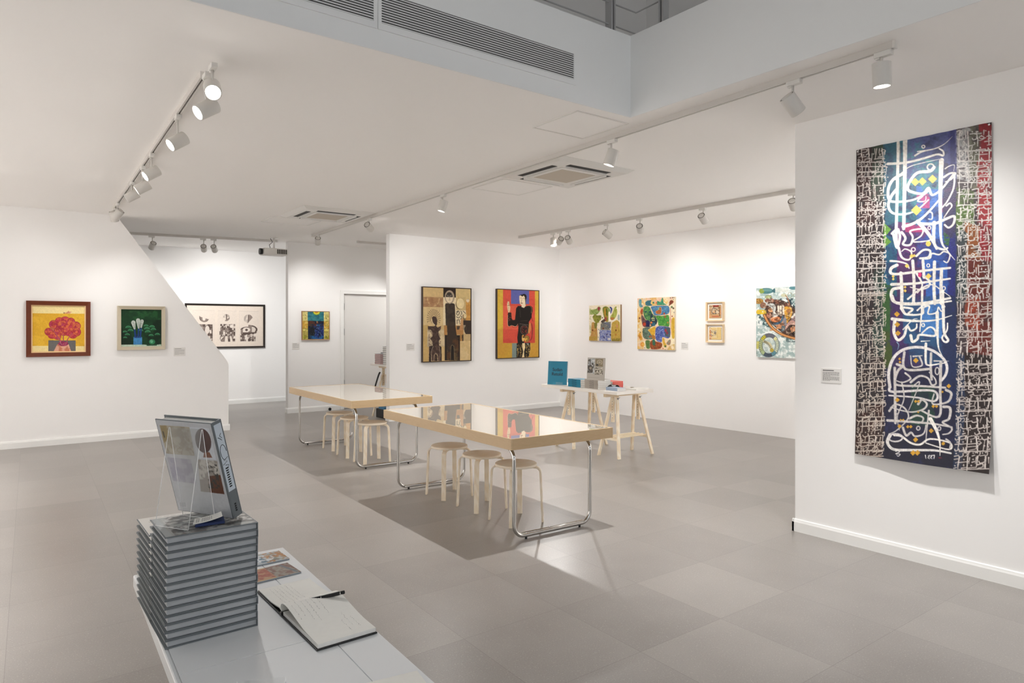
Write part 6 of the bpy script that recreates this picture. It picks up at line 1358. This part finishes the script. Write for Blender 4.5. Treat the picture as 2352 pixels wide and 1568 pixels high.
# exhibition cards lying on the desk
def slab_card(pts, t, pic, label):
    P = [Vector(onZ(*p, DZ)) for p in pts]; c = sum(P, Vector()) / 4; rz = math.atan2((P[1] - P[0]).y, (P[1] - P[0]).x)
    w = (P[1] - P[0]).length; h = (P[2] - P[1]).length
    o = picmesh('picture_booklet', pic, w, h, M['cover'], None, t, (150, 158, 164)); o.location = (c.x, c.y, DZ + t + .0006); o.rotation_euler = (-PI / 2, 0, 0)
    o.rotation_mode = 'XYZ'; o.matrix_world = Matrix.Translation((c.x, c.y, DZ + t + .0006)) @ Matrix.Rotation(rz, 4, 'Z') @ Matrix.Rotation(-PI / 2, 4, 'X')
    return tag(o, label, 'booklet', 'picture booklets on the desk')
slab_card([(560, 1308), (663, 1286), (640, 1267.5), (545, 1285)], .004, art_card(0), 'blue and brown picture booklet at the far end of the desk')
slab_card([(548, 1352), (691, 1317), (654, 1297), (530, 1322)], .004, art_card(1), 'rust coloured picture booklet beside the book stack on the desk')

# open guest book with a pen
qa, qb, qc, qd = [Vector(onZ(*p, DZ)) for p in ((612, 1357), (730, 1326), (866, 1455), (729, 1496))]
Pn = (qc - qd).normalized(); Qn = ((qa - qd) + (qb - qc)).normalized(); Qn = Vector((Qn.x, Qn.y, 0))
Wn = ((qc - qd).length + (qb - qa).length) / 2; Ln = ((qa - qd).length + (qb - qc).length) / 2
g = empty('guest_book', (qd + qc) / 2, 0, 'open black notebook with handwritten pages lying on the white desk', 'notebook')
g.location.z = DZ; ang = math.atan2(Pn.y, Pn.x); g.rotation_euler = (0, 0, ang)
def prof_sheet(prof, x0, x1, t):
    """profile of (y,z) along the book, swept from x0 to x1"""
    mb = MB(); n = len(prof); vs = [(x, y, z) for x in (x0, x1) for y, z in prof] + [(x, y, z - t) for x in (x0, x1) for y, z in prof]; fs = []
    for i in range(n - 1):
        fs += [(i, n + i, n + i + 1, i + 1), (2 * n + i, 2 * n + i + 1, 3 * n + i + 1, 3 * n + i), (i, i + 1, 2 * n + i + 1, 2 * n + i), (n + i, 3 * n + i, 3 * n + i + 1, n + i + 1)]
    fs += [(0, 2 * n, 3 * n, n), (n - 1, 2 * n - 1, 4 * n - 1, 3 * n - 1)]
    mb.smooth = False; return mb.add(vs, fs)
hw_ = Wn / 2; S = Ln * .555
part(MB().box(-hw_, hw_, 0, S - .006, .0005, .004).box(-hw_, hw_, S + .006, Ln, .0005, .004).box(-hw_, hw_, S - .006, S + .006, .0005, .010), 'cover', M['black'], g, bevel=.0012)
part(MB().box(-hw_ + .004, hw_ - .003, .004, S - .01, .0045, .013), 'page_block', M['pagew'], g)
part(prof_sheet([(S + .002, .012), (S + .02, .016), (S + .05, .012), (S + .09, .0085), (Ln - .004, .0075)], -hw_ + .004, hw_ - .003, .0028), 'far_page', M['paper'], g)
cur = [(.004, .0145), (S * .3, .0165), (S * .55, .024), (S * .75, .032), (S * .9, .035), (S * 1.0, .031), (S * 1.04, .022), (S, .014)]
cs = smooth(cur, n=4)
part(prof_sheet(cs, -hw_ + .004, hw_ - .003, .0015), 'curled_page', M['paper'], g)
def zc_(y):
    best = min(cs, key=lambda p: abs(p[0] - y) + (0 if p[1] > .013 else 1)); 
    for a, b in zip(cs, cs[1:]):
        if a[0] <= y <= b[0] and b[0] > a[0]: return a[1] + (b[1] - a[1]) * (y - a[0]) / (b[0] - a[0])
    return best[1]
wr = MB(); r = random.Random(2)
def ink(x, y, l, far):
    z = (.0112 if far else zc_(y)) + .0004
    if far: z = np.interp(y, [S + .002, S + .02, S + .05, S + .09, Ln], [.012, .016, .012, .0085, .0075]) + .0004
    z2 = (zc_(y + l) if not far else np.interp(y + l, [S + .002, S + .02, S + .05, S + .09, Ln], [.012, .016, .012, .0085, .0075])) + .0004
    wr.add([(x - .0004, y, z), (x + .0004, y, z), (x + .0004 + r.uniform(-.0015, .0015), y + l, z2), (x - .0005, y + l, z2)], [(0, 1, 2, 3)])
for col in range(6):
    x = -hw_ + .03 + col * .011
    y = S + .035
    while y < Ln - .02: ink(x + r.uniform(-.001, .001), y, r.uniform(.002, .005), True); y += r.uniform(.005, .008)
for col, (ya, yb) in enumerate([(.55, .85), (.6, .92), (.50, .9), (.45, .9), (.65, .92), (.55, .92), (.1, .35), (.2, .5), (.15, .4)]):
    x = -hw_ + .016 + col * (Wn - .03) / 9; y = S * ya
    while y < S * yb: ink(x + r.uniform(-.0012, .0012), y, r.uniform(.002, .005), False); y += r.uniform(.0045, .007)
part(wr, 'handwriting', M['inkpale'], g)
# pen lying on the fold
zp = DZ + .0415
tip, end = Vector(onZ(684, 1384, zp - .018)), Vector(onZ(792, 1359, zp + .004))
d = (end - tip); Lp = d.length; q = d.to_track_quat('Z', 'Y').to_matrix().to_4x4()
g = empty('pen', tip, 0, 'black ballpoint pen with silver tip resting across the open notebook', 'pen')
part(MB().lathe([(.0042, .018), (.0050, .022), (.0052, Lp * .5), (.0052, Lp * .86), (.0044, Lp * .9)], 18, q), 'barrel', M['black'], g)
part(MB().lathe([(.0006, 0), (.0012, .004), (.0040, .018)], 18, q), 'tip', M['chrome'], g); part(MB().lathe([(.0054, Lp * .49), (.0054, Lp * .505)], 18, q).lathe([(.0052, Lp * .895), (.0052, Lp * .915)], 18, q), 'ring', M['chrome'], g)
part(MB().lathe([(.0048, Lp * .92), (.0048, Lp * .985), (.0030, Lp)], 18, q), 'push_button', M['black'], g)
# clear stand and text sheet at the near edge
s0_ = Vector(onZ(545, 1560, DZ + .001)); 
F0 = Vector(onZ(548, 1580, DZ + .001)); F1 = Vector(onZ(600, 1575, DZ + .001)); u = (F1 - F0).normalized(); v = Vector((u.y, -u.x, 0))
st = stand('clear acrylic sign holder at the bottom edge of the picture on the desk', F0 + v * .0, F1 + u * .05 + v * 0, F0 + v * .03, F1 + u * .05 + v * .03, .022)
tp = [onZ(*p, DZ) for p in ((905, 1580), (985, 1563), (965, 1543), (880, 1562))]
tp = [Vector(onZ(958, 1541, DZ)), Vector(onZ(880, 1560, DZ))]
ux = (tp[0] - tp[1]).normalized(); vy = Vector((ux.y, -ux.x, 0))
o = sheet('text_sheet', [tuple(tp[1] + ux * -.06 + vy * .14), tuple(tp[0] + vy * .14), tuple(tp[0]), tuple(tp[1] + ux * -.06)], DZ + .0006, .001, M['paper'], 'white sheet of printed text at the bottom right corner of the desk', 'paper')
# ================================================================ daylight, camera, exposure
w = bpy.data.worlds.new('sky'); SC.world = w; w.use_nodes = True
bg = w.node_tree.nodes['Background']; bg.inputs[0].default_value = (.92, .965, 1.0, 1); bg.inputs[1].default_value = SKY
SC.cycles.max_bounces = 24; SC.cycles.diffuse_bounces = 16; SC.cycles.glossy_bounces = 8; SC.cycles.caustics_reflective = False; SC.cycles.caustics_refractive = False
cam = bpy.data.cameras.new('camera'); cam.lens = 24; cam.sensor_width = 36; cam.sensor_fit = 'HORIZONTAL'; cam.shift_y = -32 / 2352.0
cam.clip_start = .05
co = bpy.data.objects.new('camera', cam); COL.objects.link(co); co.location = (0, 0, 1.5); co.rotation_euler = (PI / 2, 0, -math.atan2(.6, .8)); SC.camera = co
SC.view_settings.view_transform = 'Standard'; SC.view_settings.look = 'None'; SC.view_settings.gamma = 1; SC.view_settings.use_curve_mapping = False
SC.view_settings.exposure = EXPO
